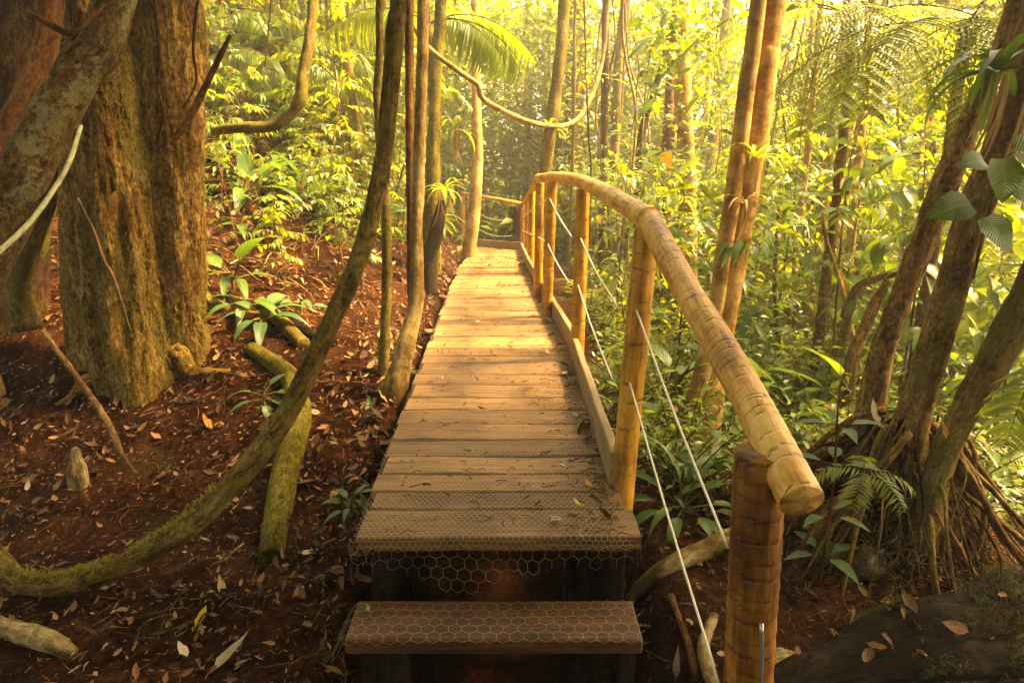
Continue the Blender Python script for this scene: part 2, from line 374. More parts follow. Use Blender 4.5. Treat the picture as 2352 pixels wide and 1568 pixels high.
def mk_wood(name, c1, c2, c3, wear=.5, algae=.25, axis=0):
    t = NT(name); rn = t.attr('rnd').outputs['Fac']
    s = [26, 26, 26]; s[axis] = 1.1; v = t.tc(tuple(s)); v0 = t.tc()
    g = t.noise(v, 1.6, 6, .7, .8); g2 = t.noise(v, 6.5, 5, .7); w = t.noise(v0, 2.6, 4, .6)
    h = t.math('ADD', t.math('MULTIPLY', g, .55), t.math('MULTIPLY', g2, .45))
    col = t.ramp(h, [(.38, c1), (.5, c2), (.62, c3)])
    col = t.mix(1.0, col, t.mix(rn, (.45, .42, .40), (1.3, 1.25, 1.2)), 'MULTIPLY')
    col = t.mix(t.math('MULTIPLY', t.step(w, .46, .6), wear), col, t.mix(1.0, col, (.40, .34, .28), 'MULTIPLY'))
    col = t.mix(t.math('MULTIPLY', t.step(t.noise(v0, 5.5, 4, .7), .58, .75), algae), col, (.11, .10, .035))
    cr = t.step(t.noise(v, 3.2, 2, .5), .66, .72)
    col = t.mix(t.math('MULTIPLY', cr, .6), col, (.03, .018, .01))
    return t.done(t.pr(col, t.math('ADD', .52, t.math('MULTIPLY', w, .3)), t.bump(t.math('SUBTRACT', h, t.math('MULTIPLY', cr, .6)), .7, .006), .3))
M['plank'] = mk_wood('weathered deck planks', (.07, .030, .010), (.285, .152, .056), (.47, .30, .140), .7, .3)
M['fascia'] = mk_wood('brown step timber', (.03, .012, .004), (.10, .042, .013), (.20, .095, .034), .6, .2)
M['kerb'] = mk_wood('olive grey kerb board', (.14, .095, .045), (.26, .185, .095), (.34, .25, .14), .3, .4, 1)
def mk_ring(name, c1, c2, c3, ring, worn=.4):
    t = NT(name); rn = t.attr('rnd').outputs['Fac']; v = t.tc((1, 1, .14)); v1 = t.tc()
    g = t.noise(v, 42, 4, .6); w = t.noise(v1, 6, 4, .6); f = t.noise(v, 130, 2)
    col = t.ramp(t.math('ADD', t.math('MULTIPLY', g, .55), t.math('MULTIPLY', w, .45)), [(.38, c1), (.5, c2), (.62, c3)])
    col = t.mix(t.math('MULTIPLY', t.step(t.noise(v1, 3.2, 4, .6), .5, .72), worn), col, t.mix(1.0, col, (.42, .30, .2), 'MULTIPLY'))
    col = t.mix(t.math('MULTIPLY', rn, ring), col, (.045, .022, .009))
    sp = t.step(t.noise(v1, 24, 3, .55), .7, .76); col = t.mix(t.math('MULTIPLY', sp, .7), col, (.06, .03, .012))
    h = t.math('SUBTRACT', t.math('ADD', g, t.math('MULTIPLY', f, .4)), t.math('MULTIPLY', rn, 1.2))
    return t.done(t.pr(col, .5, t.bump(h, .5, .008), .35))
M['rail'] = mk_ring('ringed palm log', (.27, .11, .020), (.54, .275, .066), (.68, .41, .13), .85, .45)
M['post'] = mk_ring('golden ringed post', (.20, .08, .010), (.44, .195, .022), (.56, .29, .045), .7, .5)
M['post_dark'] = mk_ring('dark ringed post', (.045, .015, .003), (.18, .064, .008), (.36, .15, .022), .9, .7)
def mk_end():
    t = NT('sawn log end'); v = t.tc(); sep = t.n('SeparateXYZ', {0: v})
    g = t.noise(t.tc((6, 1, 3)), 14, 4, .6); col = t.ramp(g, [(.3, (.035, .018, .008)), (.55, (.13, .075, .035)), (.75, (.24, .15, .075))])
    return t.done(t.pr(col, .8, t.bump(g, .6, .01), .2))
M['end'] = mk_end()
def mk_simple(name, c, rough, metal=0.0, var=.3, sc=30, bump=.3):
    t = NT(name); v = t.n('TexCoord').outputs['Object']; g = t.noise(v, sc, 4, .6)
    col = t.mix(g, tuple(x*(1-var) for x in c), tuple(min(1, x*(1+var)) for x in c))
    return t.done(t.pr(col, rough, t.bump(g, bump, .01), .4, metal))
M['wire'] = mk_simple('galvanised wire', (.34, .25, .16), .42, .85, .3, 60, 0)
M['cable'] = mk_simple('white coated cable', (.60, .54, .42), .5, 0, .35, 60, 0)
M['rod'] = mk_simple('grey metal rod', (.42, .42, .42), .35, .8, .15, 20, 0)
M['rock'] = bark('mossy rock', (.03, .03, .025), (.09, .088, .07), (.17, .165, .13), .5, scale=9, zs=1)
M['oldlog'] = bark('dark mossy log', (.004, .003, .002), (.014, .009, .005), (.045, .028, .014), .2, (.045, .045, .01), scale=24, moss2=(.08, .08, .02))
# ------------------------------------------------------------------ plant builders (all around the origin)
def arc(base, d, L, droop, k=8, up=0.0):
    P = [np.array(base, float)]; d = np.array(d, float); d /= np.linalg.norm(d)
    for i in range(k):
        d = d + np.array([0, 0, -droop/k]) + UPZ*up/k; d /= np.linalg.norm(d); P.append(P[-1] + d*L/k)
    return np.array(P)
def along(P, t):
    s = np.concatenate([[0], np.cumsum(np.linalg.norm(np.diff(P, axis=0), axis=1))]); t = np.asarray(t)*s[-1]
    p = np.stack([np.interp(t, s, P[:, i]) for i in range(3)], -1)
    q = np.stack([np.interp(np.clip(t+.02*s[-1], 0, s[-1]), s, P[:, i]) for i in range(3)], -1)
    r = np.stack([np.interp(np.clip(t-.02*s[-1], 0, s[-1]), s, P[:, i]) for i in range(3)], -1)
    d = q - r; return p, d/(np.linalg.norm(d, axis=-1, keepdims=True)+1e-9)
def frond(g, base, d, L, nl=28, ll=.34, lw=1.0, droop=1.2, hang=.5, proto=None, mi=0, ms=1, r=.009, start=.16, ang=.85):
    P = arc(base, d, L, droop, 10); tube(g, P, np.linspace(r, r*.25, len(P)), 5, L/10, ms, cap=False)
    t = np.linspace(start, .985, nl); p, tt = along(P, t); side = np.cross(tt, UPZ); side /= np.linalg.norm(side, axis=1)[:, None] + 1e-9
    nrm = np.cross(side, tt); prof = np.sin(np.pi*np.clip(.12 + .82*(t-start)/(1-start), 0, 1))**.6
    for sg in (-1, 1):
        dr = side*sg*math.sin(ang) + tt*math.cos(ang) + np.array([0, 0, -hang]) + rng.normal(0, .08, (nl, 3))
        place(g, proto or L_LI, p, dr, nrm + rng.normal(0, .1, (nl, 3)), ll*prof*rng.uniform(.85, 1.1, nl), mi, wid=lw)
    return P
def bifrond(g, base, d, L, npn=18, pl=.42, nq=13, droop=1.0, mi=0, ms=1, r=.008, start=.2, ql=.058, hang=.25, pw=3.6):
    P = arc(base, d, L, droop, 10); tube(g, P, np.linspace(r, r*.3, len(P)), 5, L/10, ms, cap=False)
    t = np.linspace(start, .98, npn); p, tt = along(P, t); side = np.cross(tt, UPZ); side /= np.linalg.norm(side, axis=1)[:, None] + 1e-9
    nrm = np.cross(side, tt); prof = np.sin(np.pi*np.clip(.2 + .76*(t-start)/(1-start), 0, 1))**.7
    for i in range(npn):
        for sg in (-1, 1):
            dr = side[i]*sg*.9 + tt[i]*.45 + rng.normal(0, .05, 3); l = pl*prof[i]*rng.uniform(.9, 1.08)
            Q = arc(p[i], dr, l, .25+hang, 5); tube(g, Q, np.linspace(r*.35, r*.12, len(Q)), 3, l/5, ms, cap=False)
            u = np.linspace(.06, .97, nq); q, qt = along(Q, u); s2 = np.cross(qt, nrm[i]); s2 /= np.linalg.norm(s2, axis=1)[:, None] + 1e-9
            pr = np.clip(1.05 - u*.85, .15, 1)
            for s3 in (-1, 1):
                place(g, L_LI2, q, s2*s3 + qt*.35 + np.array([0, 0, -.12]), nrm[i] + rng.normal(0, .12, (nq, 3)), ql*pr*(.6+.4*prof[i]), mi, wid=pw)
def strapplant(n, L, w=1.0, droop=1.9, mi=0, ms=1, lo=.35, proto=None, g=None, at_=(0, 0, 0), var=.3):
    g = g or Geo(); pr = proto or L_ST
    for i in range(n):
        a = i*2.4 + rng.uniform(-.4, .4); e = rng.uniform(lo, 1.35); d = np.array([math.cos(a)*math.cos(e), math.sin(a)*math.cos(e), math.sin(e)])
        place(g, pr, np.array(at_)+d*.015, d, UPZ*math.cos(e) - np.array([math.cos(a), math.sin(a), 0])*math.sin(e), L*rng.uniform(1-var, 1+var*.4), mi, wid=w)
    return g
def broadplant(leaves, stemh=.1, proto=None, pet=.35):
    """leaves: list of (azimuth, elevation, blade length, width factor)"""
    g = Geo()
    tube(g, [(0, 0, -.06), (.01, 0, stemh)], [.012, .008], 6, .05, 1)
    for (a, e, L, w) in leaves:
        d = np.array([math.cos(a)*math.cos(e), math.sin(a)*math.cos(e), math.sin(e)]); b = np.array([.005, 0, stemh*rng.uniform(.3, 1)])
        P = arc(b, d, L*pet, .15, 4); tube(g, P, [.006]*4+[.004], 5, .05, 1, cap=False)
        t = P[-1]-P[-2]; t /= np.linalg.norm(t); up = UPZ - t*np.dot(UPZ, t)
        if np.linalg.norm(up) < .25: up = -np.array([math.cos(a), math.sin(a), 0])
        place(g, proto or L_BR, P[-1], t, up + rng.normal(0, .15, 3), L, 0, wid=w)
    return g
def shrub(h, ns, nl, ll, proto=L_OV2, spread=.5, droop=.3):
    g = Geo()
    for i in range(ns):
        a = rng.uniform(0, 2*np.pi); e = rng.uniform(.6, 1.4); d = np.array([math.cos(a)*math.cos(e)*spread*2, math.sin(a)*math.cos(e)*spread*2, math.sin(e)])
        P = arc((rng.normal(0, .05), rng.normal(0, .05), -.05), d, h*rng.uniform(.6, 1.1), .5, 6); tube(g, P, np.linspace(.007, .002, len(P)), 4, h/6, 1, cap=False)
        for q in range(3):
            t0 = rng.uniform(.35, .9); p, tt = along(P, np.array([t0])); b = rdir(1, -.2, .6)[0]
            Q = arc(p[0], b + tt[0]*.5, h*rng.uniform(.15, .35), .4, 3); tube(g, Q, np.linspace(.003, .001, 4), 3, h/8, 1, cap=False)
            m = max(3, nl//(ns*4)); u = np.linspace(.15, 1, m); q_, qt = along(Q, u); s = np.cross(qt, UPZ)*np.where(np.arange(m) % 2, 1, -1)[:, None]
            place(g, proto, q_, s + qt*.7 + rng.normal(0, .2, (m, 3)) + [0, 0, -.15], UPZ + rng.normal(0, .3, (m, 3)), ll*rng.uniform(.6, 1.15, m), 0)
        m = max(3, nl//(ns*4)); u = rng.uniform(.3, 1, m); q_, qt = along(P, u); dd = rdir(m, -.3, .5)
        place(g, proto, q_, dd + qt*.4, UPZ + rng.normal(0, .3, (m, 3)), ll*rng.uniform(.6, 1.15, m), 0)
    return g
def sapling(h, ntw, nl, ll, proto=L_LA2, lo=.25, tw=.45, r=.012, droop=.9, wob=.12):
    g = Geo(); off = rng.uniform(0, 9); z = np.linspace(-.08, h, 7)
    P = np.stack([wob*h*.25*np.sin(z*1.1+off)*z/h, wob*h*.25*np.cos(z*.9+off*2)*z/h, z], 1)
    tube(g, P, np.linspace(r, r*.25, 7), 6, h/14, 1, amp=.08, cap=False)
    for i in range(ntw):
        t0 = lo + (1-lo)*(i+.5)/ntw; p, tt = along(P, np.array([t0])); a = i*2.4+rng.uniform(-.5, .5); e = rng.uniform(-.1, .7)
        d = np.array([math.cos(a)*math.cos(e), math.sin(a)*math.cos(e), math.sin(e)])
        Q = arc(p[0], d, tw*rng.uniform(.5, 1.2)*(1.2-.5*t0), droop*.6, 5); tube(g, Q, np.linspace(r*.35, r*.1, 6), 3, tw/5, 1, cap=False)
        u = np.linspace(.15, 1, nl); q, qt = along(Q, u); s = np.cross(qt, UPZ)*np.where(np.arange(nl) % 2, 1, -1)[:, None]
        place(g, proto, q, s*.8 + qt*.7 + rng.normal(0, .2, (nl, 3)) + [0, 0, -.35*droop], UPZ + rng.normal(0, .3, (nl, 3)), ll*rng.uniform(.6, 1.15, nl), 0)
    return g
def palm(nf, L, th, ll=.4, nl=26, r=.03, droop=1.5, lw=1.0, hang=.55):
    g = Geo()
    if th > .2: tube(g, [(0, 0, -.1), (.03, .02, th*.5), (0, 0, th)], [r*1.2, r, r*.9], 8, .12, 1, amp=.06, cap=False)
    for i in range(nf):
        a = i*2.4 + rng.uniform(-.3, .3); e = rng.uniform(.35, 1.25); d = np.array([math.cos(a)*math.cos(e), math.sin(a)*math.cos(e), math.sin(e)])
        frond(g, (0, 0, th), d, L*rng.uniform(.75, 1.1), nl, ll, lw, droop*rng.uniform(.8, 1.2), hang, L_LI2 if nl < 24 else L_LI)
    return g
def crown(rad, hgt, ncl, per, ll, proto=L_DM):
    g = Geo(); cs = []
    for i in range(ncl):
        d = rdir(1, -.5, 1)[0]; cs.append(d*np.array([rad, rad, hgt])*rng.uniform(.35, 1.0))
    for c in cs:
        st = np.array([0, 0, -hgt*.9 + rng.uniform(0, hgt*.6)]); P = np.array([st, st*.5+c*.5+[0, 0, .1*rad], c])
        tube(g, P, [.03, .018, .006], 4, rad/4, 1, cap=False)
        m = int(per*rng.uniform(.6, 1.3)); sp = rad*rng.uniform(.16, .34); p = c + rng.normal(0, 1, (m, 3))*np.array([sp, sp, sp*.6])
        place(g, proto, p, rdir(m, -.8, .4), UPZ + rng.normal(0, .5, (m, 3)), ll*rng.uniform(.6, 1.2, m), 0)
    return g
# ================================================================== SETTING
def make_ground():
    n = 420; t = np.linspace(-1, 1, n); k = 4.2
    X = 70*np.sinh(k*t)/math.sinh(k) - .6; Y = 70*np.sinh(k*t)/math.sinh(k) + 3.6
    xx, yy = np.meshgrid(X, Y); zz = ground(xx, yy)
    V = np.stack([xx, yy, zz], 2).reshape(-1, 3); i = np.arange(n-1)[:, None]*n; j = np.arange(n-1)[None, :]
    g = Geo(); g.add(V, [np.stack([i+j, i+j+1, i+n+j+1, i+n+j], 2).reshape(-1, 4)])
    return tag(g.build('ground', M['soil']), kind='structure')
make_ground()
# ================================================================== BOARDWALK
LB = lambda y: np.interp(y, [2.13, 5.24, 8.46, 13.2], [-.54, -.605, -.685, -.76])
KP = [(.392, 2.52), (.402, 4.6), (.19, 8.5), (.155, 13.05)]
RB = lambda y: np.interp(y, [2.13, 2.5, 4.6, 8.5, 13.2], [.418, .425, .435, .225, .19])
bw = empty('boardwalk', (-.06, 2.13, -.6), 'long wooden plank boardwalk covered in wire netting leading into the forest', 'boardwalk')
g = Geo()
ys = [2.13, 2.345, 2.49, 2.65, 2.83, 3.02, 3.23, 3.44, 3.64, 3.87, 4.08, 4.34]
while ys[-1] < 13.0: ys.append(ys[-1] + rng.uniform(.165, .225))
for a, b in zip(ys[:-1], ys[1:]):
    z = float(deckz((a+b)/2)); y0, y1 = a + .008, b - .008; k0 = g.n
    x0 = float(LB(a)) + rng.uniform(-.022, .016); x1 = float(RB(a)) + rng.uniform(-.008, .014)
    if a < 2.2: x1 += .035; x0 -= .008
    m = 22; xs = np.linspace(x0, x1, m); dz = rng.normal(0, .0022); tw = rng.normal(0, .002)
    V = []
    e0 = .008*vn(xs*7, a*7) ; e1 = .008*vn(xs*7, a*7+50); zz = z + dz + (.006*vn(xs*3, a*11) + .003*vn(xs*12, a*5)) + tw*np.linspace(-1, 1, m)
    th = .047 if a < 2.2 else .04; bv = .004
    for q in range(m):
        V += [(xs[q], y0+e0[q], zz[q]-th), (xs[q], y0+e0[q], zz[q]-bv), (xs[q], y0+e0[q]+bv, zz[q]), (xs[q], y1+e1[q]-bv, zz[q]), (xs[q], y1+e1[q], zz[q]-bv), (xs[q], y1+e1[q], zz[q]-th)]
    Fq = [[q*6+c, (q+1)*6+c, (q+1)*6+(c+1) % 6, q*6+(c+1) % 6] for q in range(m-1) for c in range(6)]
    caps = [[5, 4, 3, 2, 1, 0], [(m-1)*6+c for c in range(6)]]
    V = np.array(V); g.add(V, [Fq, caps], 0, V + rng.uniform(0, 60, 3), rng.uniform(0, 1))
    for nx in (-.42, .26):
        for ny in (.3, .7):
            q = np.array([nx - .03*(a-2.1) + rng.normal(0, .008), a + (b-a)*ny + rng.normal(0, .008), z + .006]); t6 = np.linspace(0, 2*np.pi, 7)[:6]; g.add(np.vstack([q + [0, 0, .0015]] + [q + [math.cos(u)*.0055, math.sin(u)*.0055, -.002] for u in t6]), [[[0, 1+k, 1+(k+1) % 6] for k in range(6)]], 1)
for k in range(8):                                           # the walk swings round to the left at its far end
    x1 = .16 - k*.205; box(g, x1-.195, x1, 13.02, 13.95, float(deckz(13))-.04, float(deckz(13))+.0*k, 0, rng.uniform(0, 1))
hold(g.build('decking', [M['plank'], M['char']], smooth=False), bw)
for sx in (-.42, .28):
    g = Geo()
    P = [np.array([np.interp(y, [2.2, 13], [sx, sx-.27]), y, float(deckz(y)) - .125]) for y in np.linspace(2.22, 12.9, 12)]
    for p, q in zip(P[:-1], P[1:]): tube(g, [p, q], [.07, .07], 4, .5, 0)
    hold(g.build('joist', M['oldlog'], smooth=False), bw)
g = Geo(); box(g, .345, .40, 2.14, 4.7, -.58, -.044, 0, .1); hold(g.build('joist', M['oldlog'], smooth=False), bw)  # this and the next: deep side boards added to keep sun from under the deck
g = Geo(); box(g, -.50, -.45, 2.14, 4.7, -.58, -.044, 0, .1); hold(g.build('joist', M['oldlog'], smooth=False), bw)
for (y0, y1_, xr) in ((4.7, 6.4, .27), (6.4, 8.2, .16)):  # further boards added to block sun beneath the deck
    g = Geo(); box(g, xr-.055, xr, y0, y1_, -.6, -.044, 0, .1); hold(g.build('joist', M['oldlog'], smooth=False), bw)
for (px, y1, w) in ((905, 2.6, .075), (965, 2.5, .07), (1310, 2.5, .08), (1365, 2.42, .055)):
    p = at(px, 1330, y1); g = Geo(); tube(g, [(p[0], y1, -1.5), (p[0]+.01, y1, -.06)], [w/2*1.1, w/2], 10, .06, amp=.08)
    hold(g.build('support_post', M['oldlog']), bw)
for (x, y) in ((-.55, 4.4), (-.60, 5.6), (-.64, 7.2)):                        # round bearers that stick out on the uphill side
    g = Geo(); tube(g, [(x-.14, y, -.10), (x+.4, y, -.10)], [.03, .03], 10, .05, amp=.05); hold(g.build('bearer_log', M['stump']), bw)
def kerb(p, q, parent, z0, z1, h=.155, th=.038):
    p, q = np.array(p), np.array(q); d = (q-p)/np.linalg.norm(q-p); nrm = np.array([d[1], -d[0]]); g = Geo(); m = 14; V = []
    for i in range(m):
        t = i/(m-1); c = p*(1-t)+q*t; z = z0*(1-t)+z1*t + .003*math.sin(i*1.3); b = .005
        for (o, hh) in ((0, .004), (0, h-b), (b, h), (th-b, h), (th, h-b), (th, .004)): V.append([c[0]+nrm[0]*o, c[1]+nrm[1]*o, z+hh])
    Fq = [[k*6+c, (k+1)*6+c, (k+1)*6+(c+1) % 6, k*6+(c+1) % 6] for k in range(m-1) for c in range(6)]
    g.add(V, [[f[::-1] for f in Fq], [[0, 1, 2, 3, 4, 5], [(m-1)*6+c for c in range(5, -1, -1)]]])
    return hold(g.build('kerb_board', M['kerb'], smooth=False), parent)
for (p, q) in zip(KP[:-1], KP[1:]):
    kerb(p, (np.array(q)-np.array(p))*.998+np.array(p), bw, float(deckz(p[1])), float(deckz(q[1])))
kerb((.15, 13.07), (-.70, 13.75), bw, -.29, -.30)
kerb((-1.25, 14.6), (-1.95, 15.1), bw, -.02, .08)
def net(mp, s0, s1, t0, t1, a, name, keep=None, rad=.0009, parent=None):
    w = a*math.sqrt(3)/2; ns = int((s1-s0)/w); nt = int((t1-t0)/(1.5*a)); E = []
    for j in range(nt+1):
        for i in range(ns):
            up = (i + j) % 2
            p = (s0+i*w, t0+1.5*a*j + (a*.25 if up else -a*.25)); q = (s0+(i+1)*w, t0+1.5*a*j + (-a*.25 if up else a*.25)); E.append((p, q))
            if up and j < nt: E.append((p, (p[0], t0+1.5*a*(j+1) - a*.25)))
    E = np.array(E)
    if keep is not None: E = E[keep(E[:, 0, 0], E[:, 0, 1]) & keep(E[:, 1, 0], E[:, 1, 1])]
    wx = lambda s, t: s + a*(.7 + 1.1*(t < -.05))*vn(s*8, t*8, 3) + a*.3*vn(s*23, t*23, 3); wt = lambda s, t: t + a*.7*vn(s*8, t*8, 8) + a*.3*vn(s*23, t*23, 5)
    A = mp(wx(E[:, 0, 0], E[:, 0, 1]), wt(E[:, 0, 0], E[:, 0, 1])); B = mp(wx(E[:, 1, 0], E[:, 1, 1]), wt(E[:, 1, 0], E[:, 1, 1]))
    T = B-A; T /= np.linalg.norm(T, axis=1)[:, None]+1e-9; n1 = np.cross(T, [.13, .21, .97]); n1 /= np.linalg.norm(n1, axis=1)[:, None]+1e-9; n2 = np.cross(T, n1); V = []
    for c in range(3):
        o = (math.cos(c*2.094)*n1 + math.sin(c*2.094)*n2)*rad; V += [A+o, B+o]
    V = np.stack(V, 1).reshape(-1, 3); b = (np.arange(len(A))*6)[:, None, None]
    g = Geo(); g.add(V, [(b + np.array([[0, 2, 3, 1], [2, 4, 5, 3], [4, 0, 1, 5]])[None]).reshape(-1, 4)])
    return hold(g.build(name, M['wire']), parent)
def deckmap(s, t):
    y = 2.128 + np.clip(t, 0, None); x = LB(y) + .004 + s/.95*(RB(y)-LB(y)-.0); z = deckz(y) + .005 + .006*(vn(s*6, t*6)+.5)
    ov = np.clip(-t, 0, None); hang = np.clip(ov-.05, 0, None)
    y = y - np.where(t < 0, .004, 0) - hang*.15 + np.where(t < -.05, .03*vn(s*5, t*5+3), 0)
    z = np.where(t < 0, .003 - ov + .02*np.where(t < -.05, vn(s*4, 7.0), 0), z)
    return np.stack([x - np.where(t < 0, .0, 0), y, z], 1)
def keepdeck(s, t): return (t > -.045) | (t > -(.115 + .09*np.exp(-((s-.33)/.17)**2) + .02*vn(s*12, 1.)))
net(deckmap, -.015, .955, -.045, 5.2, .0125, 'wire_netting', None, .0008, bw)
net(deckmap, -.02, .96, -.27, -.03, .026, 'wire_netting', keepdeck, .0007, bw)
st = empty('step', (-.06, 1.97, -.7), 'single wooden step covered in wire netting below the end of the boardwalk', 'step')
g = Geo(); box(g, -.535, .418, 1.872, 2.078, -.262, -.207, 0, .25, .006); o = hold(g.build('tread', M['fascia'], smooth=False), st)
for x in (-.40, .30):
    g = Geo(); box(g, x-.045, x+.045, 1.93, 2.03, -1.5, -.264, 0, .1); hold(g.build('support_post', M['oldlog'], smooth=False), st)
for x in (-.49, .35):  # side boards added to stop sun getting in under the step
    g = Geo(); box(g, x, x+.05, 1.885, 2.075, -1.0, -.2645, 0, .1); hold(g.build('shade_board', M['oldlog'], smooth=False), st)
def stepmap(s, t):
    y = 1.868 + np.clip(t, 0, .212) ; z = -.2035 + .004*(vn(s*7, t*7)+.5); x = -.54 + s
    side = np.clip(.0 - s, 0, None); z = z - side*1.3 - np.clip(-t, 0, None)*1.0
    return np.stack([x + side*.3, y - np.clip(-t, 0, None)*.1, z], 1)
net(stepmap, -.07, .97, -.008, .215, .026, 'wire_netting', None, .00065, st)
# ================================================================== HANDRAIL
def ringtube(P, R, n, seg, sp, mat, name, parent, amp=.03, step=.02, cap=True, depth=1.0):
    g = Geo(); L = float(np.sum(np.linalg.norm(np.diff(np.array(P), axis=0), axis=1))); pos = [-sp*rng.uniform(.3, .9)]
    while pos[-1] < L + .1: pos.append(pos[-1] + sp*rng.uniform(.65, 1.35))
    pos = np.array(pos); ph = rng.uniform(0, 6, len(pos)); tl = rng.uniform(.002, .009, len(pos))
    def dist(s, a):
        s, a = np.broadcast_arrays(s, a); sw = s + .004*np.sin(2*a+1) + .006*vn(s*7, np.cos(a)*2, np.sin(a)*2)*2; k = np.clip(np.searchsorted(pos, sw), 0, len(pos)-1)
        return sw + tl[k]*np.cos(a-ph[k]), k
    def rf(s, a):
        sw, k = dist(s, a); k = np.clip(np.searchsorted(pos, sw), 1, len(pos)-1); f = (sw-pos[k-1])/(pos[k]-pos[k-1]); brk = .5+.5*np.clip(3*vn(np.cos(a)*1.5, np.sin(a)*1.5, k*3.7), -1, 1)
        return 1 + step*(f-.5)*depth + .03*vn(np.cos(a)*2, np.sin(a)*2, s*6) - .012*(f > .9)
    def rn(s, a):
        sw, k = dist(s, a); k = np.clip(np.searchsorted(pos, sw), 1, len(pos)-1); f = np.minimum(sw-pos[k-1], pos[k]-sw); brk = np.clip(.95+1.3*vn(np.cos(a)*1.2, np.sin(a)*1.2, k*3.7), .3, 1)
        return np.clip(1-f/(.0030 if sp < .06 else .0045), 0, 1)*brk
    tube(g, P, R, n, seg, amp=amp, fr=.6, rf=rf, rnd=rn, cap=cap)
    return hold(g.build(name, mat), parent)
hr = empty('handrail', tuple(at(1720, 1500, 1.47)), 'ringed palm log handrail with golden posts and white cables beside the boardwalk', 'handrail')
def postpts(px0, py0, px1, py1, Y, zb):
    a, b = at(px0, py0, Y), at(px1, py1, Y); d = (b-a)/(b[2]-a[2]); return a, a + d*(zb-a[2])
POSTS = [(1748, 1036, 1718, 1568, 1.47, .061, .046, 'post_dark', -1.0), (1487, 522, 1421, 1200, 2.55, .047, .055, 'post', -.17), (1340, 434, 1325, 820, 4.42, .046, .09, 'post', -1.0),
         (1268, 418, 1257, 700, 5.75, .045, .035, 'post', -1.0), (1240, 420, 1236, 640, 6.7, .044, .05, 'post', -1.0), (1222, 441, 1219, 605, 9.2, .045, .07, 'post', -1.2), (1212, 456, 1210, 585, 11, .045, .07, 'post', -1.3), (1202, 468, 1199, 580, 12.9, .046, .07, 'post', -1.4)]
PT = []
for (a, b, c, d, Y, r, sp, m, zb) in POSTS:
    A, B = postpts(a, b, c, d, Y, zb); PT.append((A, B))
    near = Y < 3
    ringtube([A, A*.5+B*.5, B], [r*.97, r, r*1.06], 28 if near else 16, .007 if near else .014, sp, M[m], 'post', hr, step=.06 if Y < 2 else .03)
e0, e1, e2, e3, e4 = at(1842, 1152, 1.34), at(1490, 503, 2.58), at(1340, 426, 4.42), at(1288, 407, 5.5), at(1236, 409, 6.75)
l1 = ringtube([e0, e0*.7+e1*.3+np.array([.006, 0, .004]), e0*.35+e1*.65+np.array([-.005, 0, .006]), e1 + (e1-e0)*.01], [.047, .0465, .0445, .045], 30, .006, .034, M['rail'], 'rail_log', hr, amp=.05, step=.03, cap=True)
dl = (e0-e1)/np.linalg.norm(e0-e1)
def enddisc(c, d, r, parent):
    g = Geo(); u = np.cross(d, UPZ); u /= np.linalg.norm(u); v = np.cross(u, d); a = np.linspace(0, 2*np.pi, 40, endpoint=False); V, T = [c+d*.001], [[0, 0, 0]]
    for q, rr in ((0, .5), (1, .93), (2, 1.0)):
        for x in a:
            k = rr*r*(1+.02*math.sin(3*x)+.015*math.sin(7*x)); V.append(c + d*(.003-.002*q) + (u*math.cos(x)+v*math.sin(x))*k); T.append([math.cos(x)*k*10, math.sin(x)*k*10, 0])
    n = 40; f3 = [[0, 1+i, 1+(i+1) % n] for i in range(n)]; f4 = [[1+q*n+i, 1+(q+1)*n+i, 1+(q+1)*n+(i+1) % n, 1+q*n+(i+1) % n] for q in (0, 1) for i in range(n)]
    g.add(V, [f3, f4], 0, T); o = g.build('sawn_end', M['end']); o.parent = parent; o.matrix_parent_inverse = parent_mat(hr).inverted() if False else parent.matrix_parent_inverse; return o
enddisc(e0 + dl*.004, dl, .0475, l1)
ringtube([e1 + (e1-e2)*.01, e1*.66+e2*.34+np.array([.0, 0, .012]), e2+np.array([0, 0, .02]), e3, e4], [.046, .045, .043, .042, .041], 22, .012, .05, M['rail'], 'rail_log', hr, amp=.06, step=.008)
ringtube([at(1233, 418, 6.8), at(1219, 440, 9.2), at(1201, 468, 13.0)], [.035, .038, .038], 14, .03, .08, M['rail'], 'rail_log', hr, amp=.05)
def cable(pts, r=.0045):
    if len(pts) == 2: pts = [pts[0], (pts[0]+pts[1])/2 - UPZ*.012*np.linalg.norm(pts[1]-pts[0]), pts[1]]
    g = Geo(); tube(g, pts, r, 6, .06, 0); return hold(g.build('cable', M['cable']), hr)
def off(p): return p
C1 = [at(1672, 1258, 1.50), at(1462, 713, 2.50), at(1334, 548, 4.37), at(1262, 455, 5.72), at(1238, 470, 6.66), at(1200, 500, 12.9)]
C2 = [at(1652, 1570, 1.46), at(1447, 880, 2.50), at(1328, 655, 4.37), at(1258, 560, 5.72), at(1236, 545, 6.66), at(1200, 530, 12.9)]
for C, gp in ((C1, [(1440, 668), (1326, 540)]), (C2, [(1420, 832), (1322, 638)])):
    cable([C[0], C[1]], .0038); cable([C[1] + np.array([-.06, .05, -.0]), C[2]], .0042); cable([C[2]+np.array([-.05, .05, 0]), C[3]], .005); cable([C[3], C[4], C[5]], .005)
g = Geo(); tube(g, [at(1749, 1432, 1.396), at(1750, 1500, 1.396), at(1747, 1575, 1.398)], .005, 8, .03); hold(g.build('steel_rod', M['rod']), hr)
fr = empty('handrail', tuple(at(1062, 540, 14.3)), 'thin far railing of two posts and one pole crossing the end of the boardwalk', 'handrail')
A, B = postpts(1062, 446, 1063, 540, 14.3, -.9); ringtube([A, B], [.05, .055], 10, .04, .1, M['post'], 'post', fr)
A, B = postpts(1189, 478, 1189, 556, 13.3, -1.2); g = Geo(); tube(g, [A, B], [.085, .09], 10, .1, amp=.05); hold(g.build('post', M['bark_dark']), fr)
